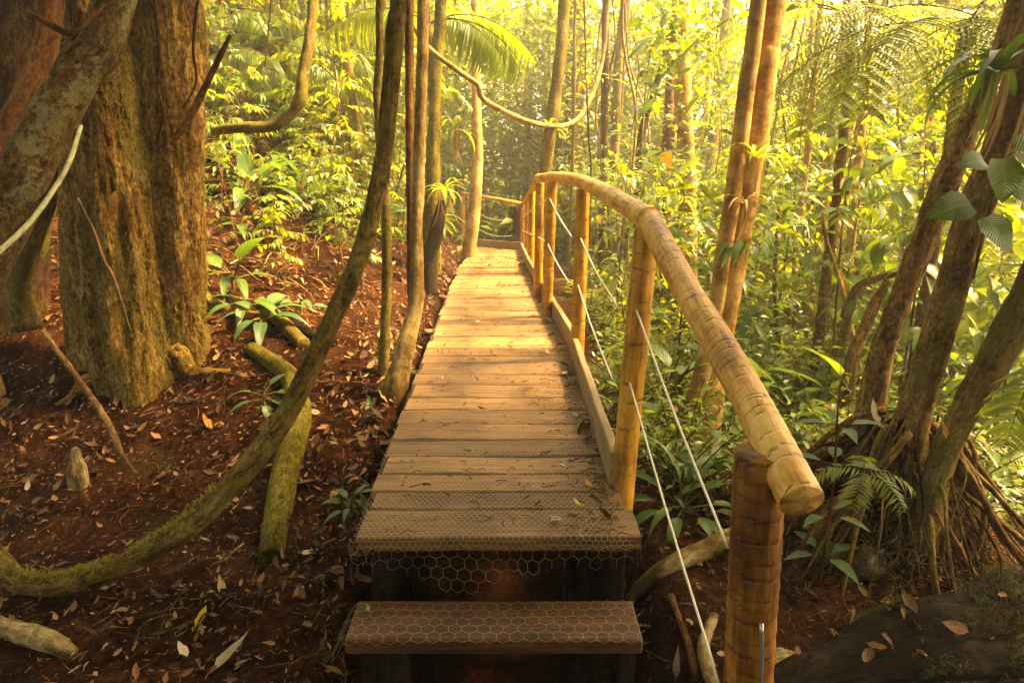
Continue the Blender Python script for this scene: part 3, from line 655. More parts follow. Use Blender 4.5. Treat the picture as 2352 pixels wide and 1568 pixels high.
ringtube([at(1203, 470, 13.25), at(1130, 456, 13.8), at(1060, 444, 14.3)], [.042, .04, .038], 10, .04, .1, M['rail'], 'rail_log', fr)
for yy in ((508, 492), (545, 528)):
    g = Geo(); tube(g, [at(1200, yy[0]-5, 13.2), at(1130, sum(yy)/2+4, 13.75), at(1066, yy[1]-22, 14.28)], .006, 5, .2); hold(g.build('cable', M['cable']), fr)
# ================================================================== TREES
CROWNS = []
for q, (r, h, nc, per, ll) in enumerate([(1.9, 1.3, 26, 60, .17), (1.5, 1.2, 20, 60, .15), (2.3, 1.5, 30, 60, .19)]):
    CROWNS.append(crown(r, h, nc, per, ll, L_DM if q != 1 else L_DL).build('crown', [M[['leaf_a', 'leaf_b', 'leaf_a'][q]], M['twig']]))
used = set()
def addcrown(root, loc, k, s=1.0, squash=1.0):
    o = CROWNS[k]
    if k in used: o = o.copy(); COL.objects.link(o)
    used.add(k); o.parent = root; o.location = np.array(loc) - np.array(root.location); o.rotation_euler = (0, 0, rng.uniform(0, 6.28)); o.scale = (s, s, s*squash); return o
def trunkpx(pts, ztop=None):
    P = [at(x, y, Y) for x, y, Y, w in pts]; R = [pxr(w, p) for (x, y, Y, w), p in zip(pts, P)]
    if ztop is not None and P[-1][2] < ztop:
        d = P[-1]-P[-2]; d = d/np.linalg.norm(d); d = d*.6 + UPZ*.4; d /= np.linalg.norm(d); L = (ztop-P[-1][2])/max(d[2], .3)
        P += [P[-1] + d*L*.5, P[-1] + d*L]; R += [R[-1]*.85, R[-1]*.6]
    return P, R
def tree(pts, mat, label, cat='tree', ztop=6.5, crn=None, cs=1.0, name='tree', group=None, n=16, amp=.10, seg=.04, foot=.35, rf=None, fr=1.0, part='trunk', crown_at=None, wob=0.0):
    P, R = trunkpx(pts, ztop)
    if foot: P = [P[0] - UPZ*foot + (P[0]-P[1])*0] + P; R = [R[0]*1.08] + R
    b = P[0].copy(); root = empty(name, tuple(b), label, cat, group); g = Geo(); tube(g, P, R, n, seg, amp=amp, rf=rf, fr=fr, wob=wob)
    hold(g.build(part, M[mat]), root)
    if crn is not None: addcrown(root, P[-1] if crown_at is None else crown_at, crn, cs)
    return root, P, R
# ---- the great fluted tree beside the walk
def great_tree():
    zs = np.concatenate([np.linspace(-.75, 2.6, 300), np.linspace(2.62, 8.0, 60)]); n = 200; a = np.linspace(0, 2*np.pi, n, endpoint=False)
    zA, zB = zs, zs
    cx = np.interp(zs, [-.3, .4, 1.2, 2.2, 8], [-2.37, -2.41, -2.39, -2.36, -2.2]); cy = 4.36
    ax = np.interp(zs, [-.3, .4, 1.2, 2.2, 8], [-2.42, -2.48, -2.44, -2.42, -2.3]) - cx; ra = np.interp(zs, [-.3, .3, 1.2, 2.2, 8], [.27, .245, .212, .19, .13])
    bx = np.interp(zs, [-.3, .4, 1.2, 2.2, 8], [-2.27, -2.22, -2.14, -2.06, -2.0]) - cx; rb = np.interp(zs, [-.3, .4, 1.2, 2.2, 8], [.19, .155, .155, .185, .11])
    ex = np.interp(zs, [-.3, .4, 1.2, 2.2, 8], [-2.85, -2.83, -2.72, -2.6, -2.4]) - cx; re = np.interp(zs, [-.3, .4, 1.2, 2.2, 8], [.20, .17, .17, .16, .1])
    u = np.stack([np.cos(a), np.sin(a)], 1); ds = []
    for X, Yo, r in ((ax, -.06, ra*.93), (bx + .02, .09, rb), (ex, .16, re), (0*ax, .12, ra*.8)):
        du = X[:, None]*u[None, :, 0] + Yo*u[None, :, 1]; cr = X[:, None]*u[None, :, 1] - Yo*u[None, :, 0]; h = r[:, None]**2 - cr**2
        ds.append(np.where(h > 0, du + np.sqrt(np.clip(h, 0, None)), 0.02))
    K = 55.0; D = np.log(sum(np.exp(K*d) for d in ds))/K
    fl = np.exp(-np.clip(zs+.28, 0, 9)/.22)[:, None]; D = D*(1 + fl*(.08 + .16*np.cos(5*a+.8)[None] + .08*np.cos(9*a)[None]))
    X = cx[:, None] + D*u[None, :, 0]; Y = cy + D*u[None, :, 1]; Z = zs[:, None] + 0*D
    D = D*(1 + .035*np.cos(11*a[None] + 5*vn(Z*.7, 1.0)))
    nz = .07*np.abs(fbm(X*8, Y*8, Z*1.0)) - .02 + .028*fbm(X*4, Y*4, Z*1.1) + .026*fbm(X*14, Y*14, Z*3.5) + .014*fbm(X*40, Y*40, Z*13) + .05*np.clip(fbm(X*2.2+5, Y*2.2, Z*2.2), 0, 1)*ss(-Z, -1.2, .2)
    D = D + nz; X = cx[:, None] + D*u[None, :, 0]; Y = cy + D*u[None, :, 1]
    V = np.stack([X, Y, Z], 2).reshape(-1, 3); m = len(zs); i = np.arange(m-1)[:, None]*n; j = np.arange(n)[None]; j2 = (j+1) % n
    g = Geo(); g.add(V, [np.stack([i+j, i+j2, i+n+j2, i+n+j], 2).reshape(-1, 4)])
    root = empty('great_tree', (-2.36, 4.36, -.3), 'massive old tree with fluted golden mossy trunk on the bare soil slope', 'tree')
    hold(g.build('trunk', M['bark_hero']), root)
    # moss hairs grow where the bark faces the walk
    Nn = 80000; ii = rng.integers(30, 296, Nn); jj = rng.integers(0, n, Nn); p = np.stack([X[ii, jj], Y[ii, jj], Z[ii, jj]], 1); o = np.stack([u[jj, 0], u[jj, 1], 0*u[jj, 0]], 1)
    keep = (fbm(p[:, 0]*3, p[:, 1]*3, p[:, 2]*1.6) + .25*ss(p[:, 0], -2.4, -2.0) + .38*ss(-p[:, 2], -.8, .1) > .14) & (o[:, 1] < .5); p, o = p[keep], o[keep]
    g = Geo(); place(g, L_LI2, p - o*.004, o*.5 + [0, 0, -.8] + rng.normal(0, .45, p.shape), o, rng.uniform(.012, .05, len(p)), 0, wid=1.1)
    ms = g.build('moss_hairs', M['fern_moss']); ms['kind'] = 'stuff'; hold(ms, root)
    for (x, y, z, k, s) in ((-2.4, 3.9, 6.6, 2, 1.25), (-3.2, 2.2, 6.0, 0, 1.2), (-1.2, 3.2, 6.2, 1, 1.2)):
        addcrown(root, (x, y, z), k, s)
    for k, an in enumerate((-2.75, -.25)):
        L = rng.uniform(.5, .85); P = []; cxy = np.array([-2.36, 4.34]); d = np.array([math.cos(an), math.sin(an)]); sdv = np.array([-d[1], d[0]])
        for r, dz in ((.16, .34), (.27, .16), (.40, .03), (L*.85, .0), (L*1.15, -.05)): p = cxy + d*r + sdv*rng.normal(0, .03)*(r > .3); P.append(np.array([p[0], p[1], (gz(p[0], p[1]) if r > .3 else -.22) + dz]))
        w = rng.uniform(.8, 1.15); g = Geo(); tube(g, P, [.07*w, .062*w, .042*w, .02*w, .005], 14, .02, amp=.26, fr=1.3, wob=.03); hold(g.build('buttress_root', M['bark_hero']), root)
M['fern_moss'] = leaf('moss hairs', (.07, .06, .010), (.26, .21, .04), .3, (.40, .34, .05), .7)
great_tree()
# ---- crossing trunks at the picture's edge
tree([(-95, 740, 2.9, 112), (20, 480, 2.95, 112), (85, 340, 3.05, 102), (180, 165, 3.2, 96), (262, 0, 3.35, 88)], 'bark_lichen', 'grey lichened trunk leaning across the front of the massive old tree', ztop=5.5, crn=1, cs=.9, name='leaning_tree', n=28, amp=.05, fr=1.4, seg=.02)
tree([(-110, 640, 3.7, 90), (0, 365, 3.8, 80), (70, 215, 3.9, 66), (112, 70, 4.0, 52)], 'bark_red', 'short reddish trunk slanting behind the grey lichened trunk', ztop=4.5, name='leaning_tree', n=20, amp=.08, seg=.03)
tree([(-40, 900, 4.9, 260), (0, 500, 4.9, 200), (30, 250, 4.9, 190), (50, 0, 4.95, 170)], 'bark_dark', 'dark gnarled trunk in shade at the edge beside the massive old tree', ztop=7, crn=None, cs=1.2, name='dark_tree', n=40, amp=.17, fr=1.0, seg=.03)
tree([(40, 640, 4.55, 60), (110, 430, 4.55, 55), (165, 260, 4.6, 50), (190, 90, 4.65, 46)], 'bark_mossy', 'mossy thin stem between the dark gnarled trunk and the massive tree', ztop=5, name='thin_tree', n=14, amp=.15)
# ---- the bowed liana trunk in front
PL = [(-60, 1225, 2.52, 40), (0, 1290, 2.48, 45), (45, 1335, 2.44, 47), (130, 1343, 2.42, 47), (215, 1320, 2.42, 47), (330, 1273, 2.45, 49), (450, 1195, 2.5, 52), (560, 1080, 2.58, 53), (640, 980, 2.68, 52), (705, 860, 2.78, 50), (765, 730, 2.86, 47), (822, 600, 2.92, 46), (862, 460, 2.98, 44), (885, 330, 3.02, 43), (900, 180, 3.06, 44), (912, 40, 3.1, 42), (915, -40, 3.12, 40)]
KN = [(.55, 1.0, .22), (1.35, 4.0, .16), (2.0, 2.0, .2), (2.75, 5.2, .18), (3.3, .6, .2), (3.9, 3.1, .16)]
def groove(s, a): return 1 + sum(k*np.exp(-((s-p)/.05)**2)*np.exp(-((np.mod(a-q+math.pi, 2*np.pi)-math.pi)/.5)**2) for p, q, k in KN) + .09*vn(s*2.1, 3.0) - .17*np.exp(-((np.mod(a - 3.9 - .5*np.sin(s*1.3) + math.pi, 2*np.pi) - math.pi)/.3)**2) - .1*np.exp(-((np.mod(a - 1.2 + math.pi, 2*np.pi)-math.pi)/.4)**2) + .05*np.cos(2*a + s*1.1)
lt, LP, LR = tree(PL, 'bark_liana', 'mossy bowed trunk curving low over the soil then rising beside the boardwalk', ztop=5.5, crn=1, cs=.8, name='curved_tree', n=40, amp=.07, seg=.015, foot=0, rf=groove, fr=1.2)
g = Geo(); Q = np.array([at(x, y, Y) for x, y, Y, w in PL[2:9]]); QR = np.array([pxr(w, at(x, y, Y)) for x, y, Y, w in PL[2:9]])
k = rng.uniform(0, 5.99, 2600); i = k.astype(int); f = (k-i)[:, None]; pc = Q[i]*(1-f) + Q[np.minimum(i+1, 6)]*f; rr = QR[i]
tg = Q[np.minimum(i+1, 6)]-Q[i]; tg /= np.linalg.norm(tg, axis=1)[:, None]; sd = np.cross(tg, UPZ); sd /= np.linalg.norm(sd, axis=1)[:, None]; upn = np.cross(sd, tg); an = rng.normal(1.57, .55, len(k))
o = sd*np.cos(an)[:, None] + upn*np.sin(an)[:, None]; ok = vn(pc[:, 0]*9, pc[:, 2]*9) > -.12 + .25*ss(pc[:, 0], -1.3, -.7)
place(g, L_LI2, (pc + o*rr[:, None]*.98)[ok], (o + rng.normal(0, .7, o.shape))[ok], rdir(ok.sum()), rng.uniform(.01, .028, ok.sum()), 0, wid=2.2)
mo = g.build('moss_patch', M['moss_leaf'] if 'moss_leaf' in M else M['fern_moss']); mo['kind'] = 'stuff'; hold(mo, lt)
# ---- slim trunks beside the walk
tree([(905, 930, 3.95, 62), (925, 820, 4.0, 48), (955, 690, 4.1, 34), (958, 480, 4.2, 27), (966, 250, 4.3, 27), (972, 0, 4.4, 27)], 'bark_pale', 'slender pale straight trunk with forked mossy foot beside the planks', ztop=6.5, crn=1, cs=.8, name='slender_tree', n=16, amp=.12)
tree([(882, 850, 4.25, 26), (888, 650, 4.3, 24), (886, 480, 4.35, 22), (868, 250, 4.45, 20), (872, 40, 4.5, 18)], 'bark_mossy', 'thin mossy stem just behind the bowed trunk', ztop=5.5, name='thin_tree', n=10, amp=.12)
tree([(944, 640, 4.6, 18), (941, 300, 4.7, 20), (939, 0, 4.8, 22)], 'bark_red', 'thin reddish stem between the bowed trunk and the pale straight one', ztop=6.5, crn=0, cs=.7, name='thin_tree', n=10)
tree([(985, 590, 7.6, 30), (992, 420, 7.6, 32), (1000, 200, 7.7, 28), (1014, 0, 7.8, 26)], 'bark_moss', 'moss coated trunk with epiphytes just past the pale straight one', ztop=7, crn=None, cs=.9, name='mossy_tree', n=14, amp=.22)
tree([(985, 600, 7.0, 36), (1000, 540, 7.0, 34), (1020, 462, 7.05, 24)], 'char', 'broken blackish stump leaning beside the boardwalk', 'stump', ztop=None, name='leaning_stump', n=14, amp=.2)
tree([(1074, 600, 11.2, 34), (1088, 500, 11.2, 28), (1096, 380, 11.3, 26), (1094, 220, 11.4, 22), (1092, 0, 11.6, 20)], 'bark_twin', 'slim tan trunk bending up at the far end of the planks', ztop=8, crn=None, cs=.8, name='slender_tree', n=12, amp=.08)
tree([(1248, 470, 9.0, 24), (1252, 390, 9.0, 28), (1268, 280, 9.0, 30), (1288, 120, 9.1, 28), (1296, 0, 9.2, 26)], 'bark_mossy', 'bright mossy trunk rising behind the bend of the log handrail', ztop=7, crn=None, cs=.9, name='mossy_tree', n=14, amp=.14)
tree([(1310, 620, 15, 50), (1318, 300, 15, 46), (1326, 0, 15.2, 44)], 'bark_red', 'broad reddish trunk beyond the handrail bend where the vine sags', ztop=11, crn=None, cs=1.2, name='tall_tree', n=16, amp=.06)
tree([(1382, 640, 12, 20), (1388, 300, 12, 18), (1392, 0, 12, 17)], 'bark_dark', 'thin dark straight trunk next to the broad reddish one', ztop=9, crn=None, name='slender_tree', n=10)
tree([(1420, 640, 13, 22), (1412, 380, 13, 22), (1420, 150, 13, 20), (1436, 0, 13, 20)], 'bark_mossy', 'wavy mossy trunk beyond the thin dark straight one', ztop=9, crn=None, cs=1, name='slender_tree', n=10, amp=.15)
tree([(1525, 700, 10, 26), (1530, 400, 10, 24), (1540, 200, 10, 22), (1555, 0, 10.2, 20)], 'bark_red', 'upright rusty trunk in foliage above the sloping handrail', ztop=8, crn=None, cs=.9, name='slender_tree', n=12)
tree([(1470, 330, 11, 16), (1500, 220, 11, 15), (1545, 60, 11, 14)], 'bark_dark', 'dark slanting stem crossing foliage above the handrail', ztop=6, name='thin_tree', n=8, foot=1.5)
# ---- twin orange trunks past the handrail
tt = empty('twin_tree', tuple(at(1605, 1020, 4.55)), 'smooth orange trunk with two joined stems standing past the log handrail', 'tree')
for pts, nm in (([(1602, 1060, 4.55, 112), (1610, 960, 4.55, 92), (1640, 830, 4.6, 66), (1672, 660, 4.65, 62), (1702, 500, 4.7, 64), (1732, 330, 4.75, 62), (1755, 150, 4.8, 62), (1775, 0, 4.85, 62)], 0), ([(1575, 1000, 4.5, 50), (1612, 860, 4.52, 40), (1642, 720, 4.52, 34), (1662, 580, 4.55, 36), (1690, 400, 4.6, 38), (1715, 200, 4.65, 38), (1742, 0, 4.7, 36)], 1)):
    P, R = trunkpx(pts, 7.0); P = [P[0]-UPZ*.5] + P; R = [R[0]*1.15] + R; g = Geo(); tube(g, P, R, 24, .03, amp=.05, fr=.7, rf=(lambda s, a: 1 + .35*np.exp(-s/.35)*np.cos(3*a+1)) if nm == 0 else None)
    hold(g.build('trunk', M['bark_twin']), tt); 0
# ---- many stemmed tree on a root mound
mt = empty('many_stemmed_tree', tuple(at(2090, 1180, 3.15)), 'dark mossy tree of several leaning stems on a mound of tangled roots', 'tree')
for pts, mat in (([(1995, 960, 3.2, 60), (2022, 830, 3.25, 54), (2056, 720, 3.3, 50), (2125, 540, 3.4, 54), (2190, 370, 3.45, 56), (2262, 200, 3.5, 50), (2330, 30, 3.55, 46)], 'bark_mix'),
                 ([(2075, 1050, 3.05, 88), (2108, 920, 3.05, 78), (2148, 780, 3.08, 72), (2192, 640, 3.12, 70), (2242, 480, 3.15, 70), (2302, 320, 3.2, 72), (2352, 160, 3.25, 74), (2400, 0, 3.3, 80)], 'bark_mix'),
                 ([(2115, 1240, 2.85, 70), (2155, 1080, 2.85, 58), (2205, 960, 2.85, 60), (2268, 850, 2.9, 70), (2345, 720, 2.95, 78), (2420, 560, 3.0, 90)], 'bark_mossy')):
    P, R = trunkpx(pts, 5.5); P = [P[0]-UPZ*.35+np.array([-.03, 0, 0])] + P; R = [R[0]*1.25] + R; g = Geo(); tube(g, P, R, 28, .022, amp=.13, fr=1.1); hold(g.build('trunk', M[mat]), mt)
    addcrown(mt, P[-1] + np.array([.4, -.9, .9]), 2 if mat == 'bark_mix' else 0, .8)
for k in range(84):
    a = rng.uniform(0, 6.28); r0 = rng.uniform(.05, .28); r1 = rng.uniform(.4, .95); b = at(2090, 1050, 3.05); A = b + np.array([r0*math.cos(a), r0*math.sin(a)*.7, rng.uniform(-.05, .22)])
    E = b + np.array([r1*math.cos(a+rng.normal(0, .4)), r1*math.sin(a)*.7, 0]); E[2] = gz(E[0], E[1]) + .0; m_ = A*.45+E*.55 + rng.normal(0, .06, 3); m_[2] = max(m_[2], gz(m_[0], m_[1])+.01); E[2] -= .03
    w = .004 + .022*rng.uniform(0, 1)**2; g = Geo(); tube(g, [A, A*.7+m_*.3+rng.normal(0, .03, 3), m_, E], [w, w*.9, w*.7, w*.35], 7, .03, amp=.15, wob=.01); hold(g.build('root', M[['bark_dark', 'twig', 'bark_mix'][k % 3]]), mt)
g = Geo()
for k in range(620):
    a = rng.uniform(0, 6.28); r = abs(rng.normal(0, .4)); b = at(2070, 1130, 3.0); p = b + np.array([r*math.cos(a), r*math.sin(a)*.7 - .1, 0]); p[2] = gz(p[0], p[1]) + rng.uniform(0, .12)*max(0, 1-r/.6)
    d = rdir(1, -.6, .4)[0]*rng.uniform(.05, .22); q = p+d; q[2] = max(q[2], gz(q[0], q[1])+.004); tube(g, [p, (p+q)/2+rng.normal(0, .02, 3), q], [.003, .0025, .001], 4, .03, cap=False)
fb = g.build('root_fibres', M['twig']); fb['kind'] = 'stuff'; hold(fb, mt)
SV = np.array([math.sin(R_(SUNAZ)), math.cos(R_(SUNAZ)), math.tan(R_(SUNEL))])
for q, (x, y) in enumerate(((-2.6, 1.4), (-1.6, 1.2), (-.6, 1.3), (.5, 1.3), (1.5, 1.4), (-2.4, 2.4), (-1.3, 2.3), (-.2, 2.2), (.7, 1.9), (-3.0, 2.2), (1.3, .6), (2.4, 1.6), (2.8, 2.3), (-3.9, 3.1), (-4.0, 2.2), (-5.2, 3.6))):  # unseen crowns added up the sun line to shade the foreground
    c = np.array([x, y, 0]) + SV*(5.4 + (q % 3)*.8)/SV[2]; addcrown(mt if q % 2 else lt, c, q % 3, 1.05 + .1*(q % 2))
# ---- random forest beyond: trunks that share a few shapes
def onwalk(x, y, h, w=0.0):                     # would the top of something this tall keep the sun off the walk
    k = h/math.tan(R_(SUNEL)); sx, sy = x - math.sin(R_(SUNAZ))*k, y - math.cos(R_(SUNAZ))*k
    return 4.6 - w*.4 < sy < 15 + w and -1.6 - w*2 < sx - float(deckc(min(sy, 14))) < 1.3 + w
TR = []
for k in range(6):
    g = Geo(); w = rng.uniform(-.25, .25, 4); tube(g, [(0, 0, -.6), (w[0]*.4, w[1]*.4, 2), (w[1], w[2], 4.5), (w[2]*1.6, w[3]*1.4, 8)], [.125, .1, .085, .06], 10, .2, amp=.14)
    TR.append(g.build('trunk', M[['bark_pale', 'bark_pale', 'bark_mossy', 'bark_pale', 'bark_twin', 'bark_twin'][k]]))
tru = set()
def corridor(x, y, w=.8): return abs(x - float(deckc(min(max(y, 2), 14)))) < w and y < 14.2 or (13 < y < 15.5 and -3 < x < .6)
nt = 0
while nt < 125:
    Y = 7.5 + 26*rng.uniform(0, 1)**1.15; px = rng.uniform(-250, 2600); x = (px-1176)/F_PX*Y*1.03
    if corridor(x, Y, 1.0) or (Y < 9 and px < 900) or (1150 < px < 1420 and Y < 12): continue
    z = gz(x, Y); root = empty('forest_tree', (x, Y, z), 'upright slim trunk among the hazy foliage deep in the forest', 'tree', 'slim trunks deep in the hazy forest')
    s = rng.uniform(.2, .6) if rng.uniform() < .85 else rng.uniform(.9, 1.5); k = int(rng.integers(0, 6)); o = TR[k]
    if k in tru: o = o.copy(); COL.objects.link(o)
    tru.add(k); o.parent = root; h = rng.uniform(.8, 1.25); o.scale = (s, s, h); o.rotation_euler = (rng.normal(0, .05), rng.normal(0, .05), rng.uniform(0, 6.28))
    fgs = all(Y - math.cos(R_(SUNAZ))*q/math.tan(R_(SUNEL)) < 3.4 for q in (4.5, 6, 7.5))
    if fgs or (x > 3.2 and 6.5 < Y < 24 and rng.uniform() < .75 and not any(onwalk(x, Y, q, 1.5) for q in (4, 5.5, 7, 9))) or (Y > 17 and rng.uniform() < .4 and not any(onwalk(x, Y, q, 2.5) for q in (4, 5.5, 7, 9))): addcrown(root, (x, Y, z + 7.0*h), int(rng.integers(0, 3)), rng.uniform(.7, 1.1))
    nt += 1
for (x, y) in ((-3.2, -2.2), (1.9, -1.6), (4.1, -3.8), (-1.0, -4.4), (-5.6, -.6), (4.6, .2), (-6.2, -4.4), (2.4, -6), (7, -3), (-3.4, -7), (-7.6, 2.4), (0.6, -2.6)):  # out-of-view trees added to keep the foreground in shade
    root = empty('forest_tree', (x, y, gz(x, y)), 'unseen tree added for shade around the start of the walk', 'tree', 'unseen trees added for shade around the start of the walk')
    k = int(rng.integers(0, 6)); o = TR[k].copy() if k in tru else TR[k]
    if k in tru: COL.objects.link(o)
    tru.add(k); o.parent = root; o.scale = (1.2, 1.2, .9)
    for q in range(6): addcrown(root, (x + rng.normal(0, 1.2), y + rng.normal(0, 1.0), 3.4 + .8*q + rng.uniform(0, .8)), 2*int(rng.integers(0, 2)), rng.uniform(1.0, 1.3))
for k in range(6):
    if k not in tru: bpy.data.objects.remove(TR[k])
# ================================================================== UNDERSTORY
def protos(fn, mats, n): return [fn(q).build('foliage', mats(q)) for q in range(n)]
PAL = ['leaf_a', 'leaf_b', 'leaf_c', 'leaf_b', 'leaf_a']
def scatter(name, protos_, n, region, label, cat, group, smin=.7, smax=1.3, tilt=.12, sink=.0):
    used_, k = set(), 0
    for o in protos_: o.name = name
    tries = 0
    while k < n and tries < 20000:
        tries += 1; r = region()
        if r is None: continue
        x, y = r; q = int(rng.integers(0, len(protos_))); o = protos_[q]
        if q in used_: o = o.copy(); COL.objects.link(o)
        used_.add(q); o.location = (x, y, gz(x, y) - sink); s = rng.uniform(smin, smax); o.scale = (s, s, s*rng.uniform(.9, 1.15)); o.rotation_euler = (rng.normal(0, tilt), rng.normal(0, tilt), rng.uniform(0, 6.28))
        tag(o, label, cat, group); k += 1
    for q, o in enumerate(protos_):
        if q not in used_: bpy.data.objects.remove(o)
def wedge(px0, px1, Y0, Y1, pw=1.0, ok=lambda x, y: True, cw=.95):
    def f():
        Y = Y0 + (Y1-Y0)*rng.uniform(0, 1)**pw; px = rng.uniform(px0, px1); x = (px-1176)/F_PX*Y*1.03
        return None if corridor(x, Y, cw) or not ok(x, Y) else (x, Y)
    return f
SAP = protos(lambda q: sapling(rng.uniform(2.2, 3.6), int(rng.integers(24, 34)), 14, rng.uniform(.07, .13), L_LA2 if q % 2 else L_OV2, .2, .55, .012), lambda q: [M[PAL[q % 5]], M['twig']], 8)
scatter('sapling', SAP, 260, wedge(-200, 2560, 6.0, 20, 1.2, lambda x, y: not (x < -.8 and y < 8) and not any(onwalk(x, y, q) for q in (1.2, 2.2, 3.2))), 'thin leafy sapling among the tangled understory trees', 'sapling', 'thin saplings of the understory')
SAP2 = protos(lambda q: sapling(rng.uniform(4, 6.5), 44, 14, rng.uniform(.10, .16), L_LA2 if q % 2 else L_OV2, .35, .85, .02), lambda q: [M[PAL[(q+1) % 5]], M['twig']], 5)
scatter('young_tree', SAP2, 190, wedge(-250, 2600, 9, 28, 1.0, lambda x, y: not (x < -.8 and y < 10) and not any(onwalk(x, y, q) for q in (2.5, 4, 5.5))), 'tall young tree with loose drooping leaves in the bright forest', 'young tree', 'tall young trees in the bright forest')
SH = protos(lambda q: shrub(rng.uniform(.55, .95), 9, 130, rng.uniform(.055, .1), [L_OV2, L_LA2][q % 2]), lambda q: [M[PAL[(q+2) % 5]], M['stem']], 7)
scatter('shrub', SH, 150, wedge(1330, 2560, 3.6, 14, 1.3, lambda x, y: x > .75 and not (1.2 < x < 2.9 and y < 3.9)), 'low leafy shrub on the forest floor past the handrail', 'shrub', 'low shrubs past the handrail', .6, 1.25, .2)
SHL = protos(lambda q: shrub(rng.uniform(.5, .8), 8, 110, rng.uniform(.06, .1), L_LA2), lambda q: [M[PAL[(q+1) % 5]], M['stem']], 4)
scatter('shrub', SHL, 80, wedge(380, 1050, 7.5, 17, .9, lambda x, y: x < -1.2), 'low leafy shrub on the uphill slope behind the bowed trunk', 'shrub', 'low shrubs on the uphill slope', .6, 1.3, .2)
PM = protos(lambda q: palm(9, rng.uniform(1.2, 1.7), rng.uniform(.1, 1.6), .34, 22), lambda q: [M['palm'], M['stem']], 4)
scatter('understory_palm', PM, 60, wedge(-100, 2560, 7.5, 20, 1.0, lambda x, y: not (x < -.8 and y < 8.5), 2.3), 'small feathery palm with arching fronds in the understory', 'palm', 'small palms in the understory', .8, 1.4)
FE = protos(lambda q: (lambda g: ([bifrond(g, (0, 0, .02), (math.cos(i*2.4), math.sin(i*2.4), rng.uniform(.5, 1.3)), rng.uniform(.6, .95), 14, .24, 8, 1.1, ql=.04) for i in range(8)], g)[1])(Geo()), lambda q: [M['fern'], M['stem']], 2)
scatter('fern', FE, 60, wedge(500, 2560, 4.2, 13, 1.2, lambda x, y: (x > .9 or x < -1.4) and not (x < -.8 and y < 7)), 'green fern with divided fronds growing among low shrubs', 'fern', 'ferns among the shrubs', .6, 1.1)
ST = protos(lambda q: strapplant(16, rng.uniform(.55, .8), .8, 1.9), lambda q: [M['leaf_b' if q else 'leaf_a'], M['stem']], 2)
scatter('strap_leaved_plant', ST, 60, wedge(880, 2560, 5, 14, 1.1, lambda x, y: x > .9 or x < -1.2), 'tuft of long arching strap leaves on the forest floor', 'plant', 'tufts of strap leaves', .7, 1.3)
# stems and hanging vines
VN = []
for k in range(5):
    g = Geo(); P = [(0, 0, -.1)]; x = y = 0
    for z in np.linspace(.6, 6, 8): x += rng.normal(0, .1); y += rng.normal(0, .1); P.append((x, y, z))
    tube(g, P, [.014]*5+[.011]*4, 6, .15, amp=.15, wob=.03); VN.append(g.build('hanging_vine', M[['bark_pale', 'bark_mossy', 'bark_pale', 'bark_pale', 'stem'][k]]))
scatter('hanging_vine', VN, 120, wedge(850, 2500, 7.5, 20, 1.1, lambda x, y: not (x < -.8 and y < 7)), 'thin vertical vine stem hanging among the forest trees', 'vine', 'thin vines hanging in the forest', .6, 1.5, .1)
def stuffleaves(name, n, fn, mats, proto, s0, s1):
    g = Geo(); p = fn(n); m = len(p); mi = rng.integers(0, len(mats), m)
    for k in range(len(mats)):
        q = p[mi == k]; place(g, proto, q, rdir(len(q), -.7, .5), UPZ + rng.normal(0, .45, (len(q), 3)), rng.uniform(s0, s1, len(q)), k)
    return tag(g.build(name, [M[x] for x in mats]), kind='stuff')
def fcov(n):
    Y = 3.6 + 14*rng.uniform(0, 1, n)**1.25; px = rng.uniform(1330, 2560, n); x = (px-1176)/F_PX*Y*1.03; k = (x > .8) & (fbm(x*1.1, Y*1.1, 2.) > -.22) & ~((x > 1.2) & (x < 2.9) & (Y < 4.0))
    x, Y = x[k], Y[k]; return np.stack([x, Y, ground(x, Y) + np.abs(rng.normal(0, .16, len(x)))], 1)
stuffleaves('undergrowth', 26000, fcov, ['leaf_a', 'leaf_d', 'leaf_c'], L_DM, .04, .10)
def ffar(n):
    Y = 14 + 30*rng.uniform(0, 1, n)**1.2; x = rng.uniform(-1.05, 1.05, n)*(.85*Y+2); z = rng.uniform(-.6, 1, n)*.36*Y + 1.0; k = fbm(x*.42, Y*.42, z*.5) > -.10 + .25*ss(z/Y, .16, .36); z = np.maximum(z, ground(x, Y) + .05)
    return np.stack([x, Y, z], 1)[k]
stuffleaves('far_foliage', 240000, ffar, ['leaf_b', 'leaf_a'], L_DM, .14, .38)
def fthick(n):
    Y = 5.2 + 10*rng.uniform(0, 1, n)**.9; px = rng.uniform(1300, 2620, n); x = (px-1176)/F_PX*Y*1.03; zz = rng.uniform(0, 1, n)**1.15*3.9
    k = (x > 1.15) & (fbm(x*1.5, Y*1.5, zz*1.5) > .17 + .12*ss(zz, .5, 3.5)); x, Y, zz = x[k], Y[k], zz[k]; return np.stack([x, Y, ground(x, Y) + zz], 1)
stuffleaves('thicket_foliage', 170000, fthick, ['leaf_a', 'leaf_b', 'leaf_c', 'leaf_d'], L_DM, .03, .10)
stuffleaves('thicket_foliage', 26000, fthick, ['leaf_a', 'leaf_d', 'leaf_c'], L_LA2, .12, .30)
stuffleaves('thicket_foliage', 14000, fthick, ['leaf_a', 'leaf_b', 'leaf_c'], L_OV2, .10, .22)
def fmid(n):
    Y = rng.uniform(13.8, 20, n); x = rng.uniform(-7, 4, n); zz = rng.uniform(0, 1, n)*5.5
    k = fbm(x*.9, Y*.9, zz*.9) > .02; x, Y, zz = x[k], Y[k], zz[k]; return np.stack([x, Y, ground(x, Y) + zz], 1)
stuffleaves('thicket_foliage', 95000, fmid, ['leaf_a', 'leaf_b', 'leaf_c'], L_DL, .08, .26)
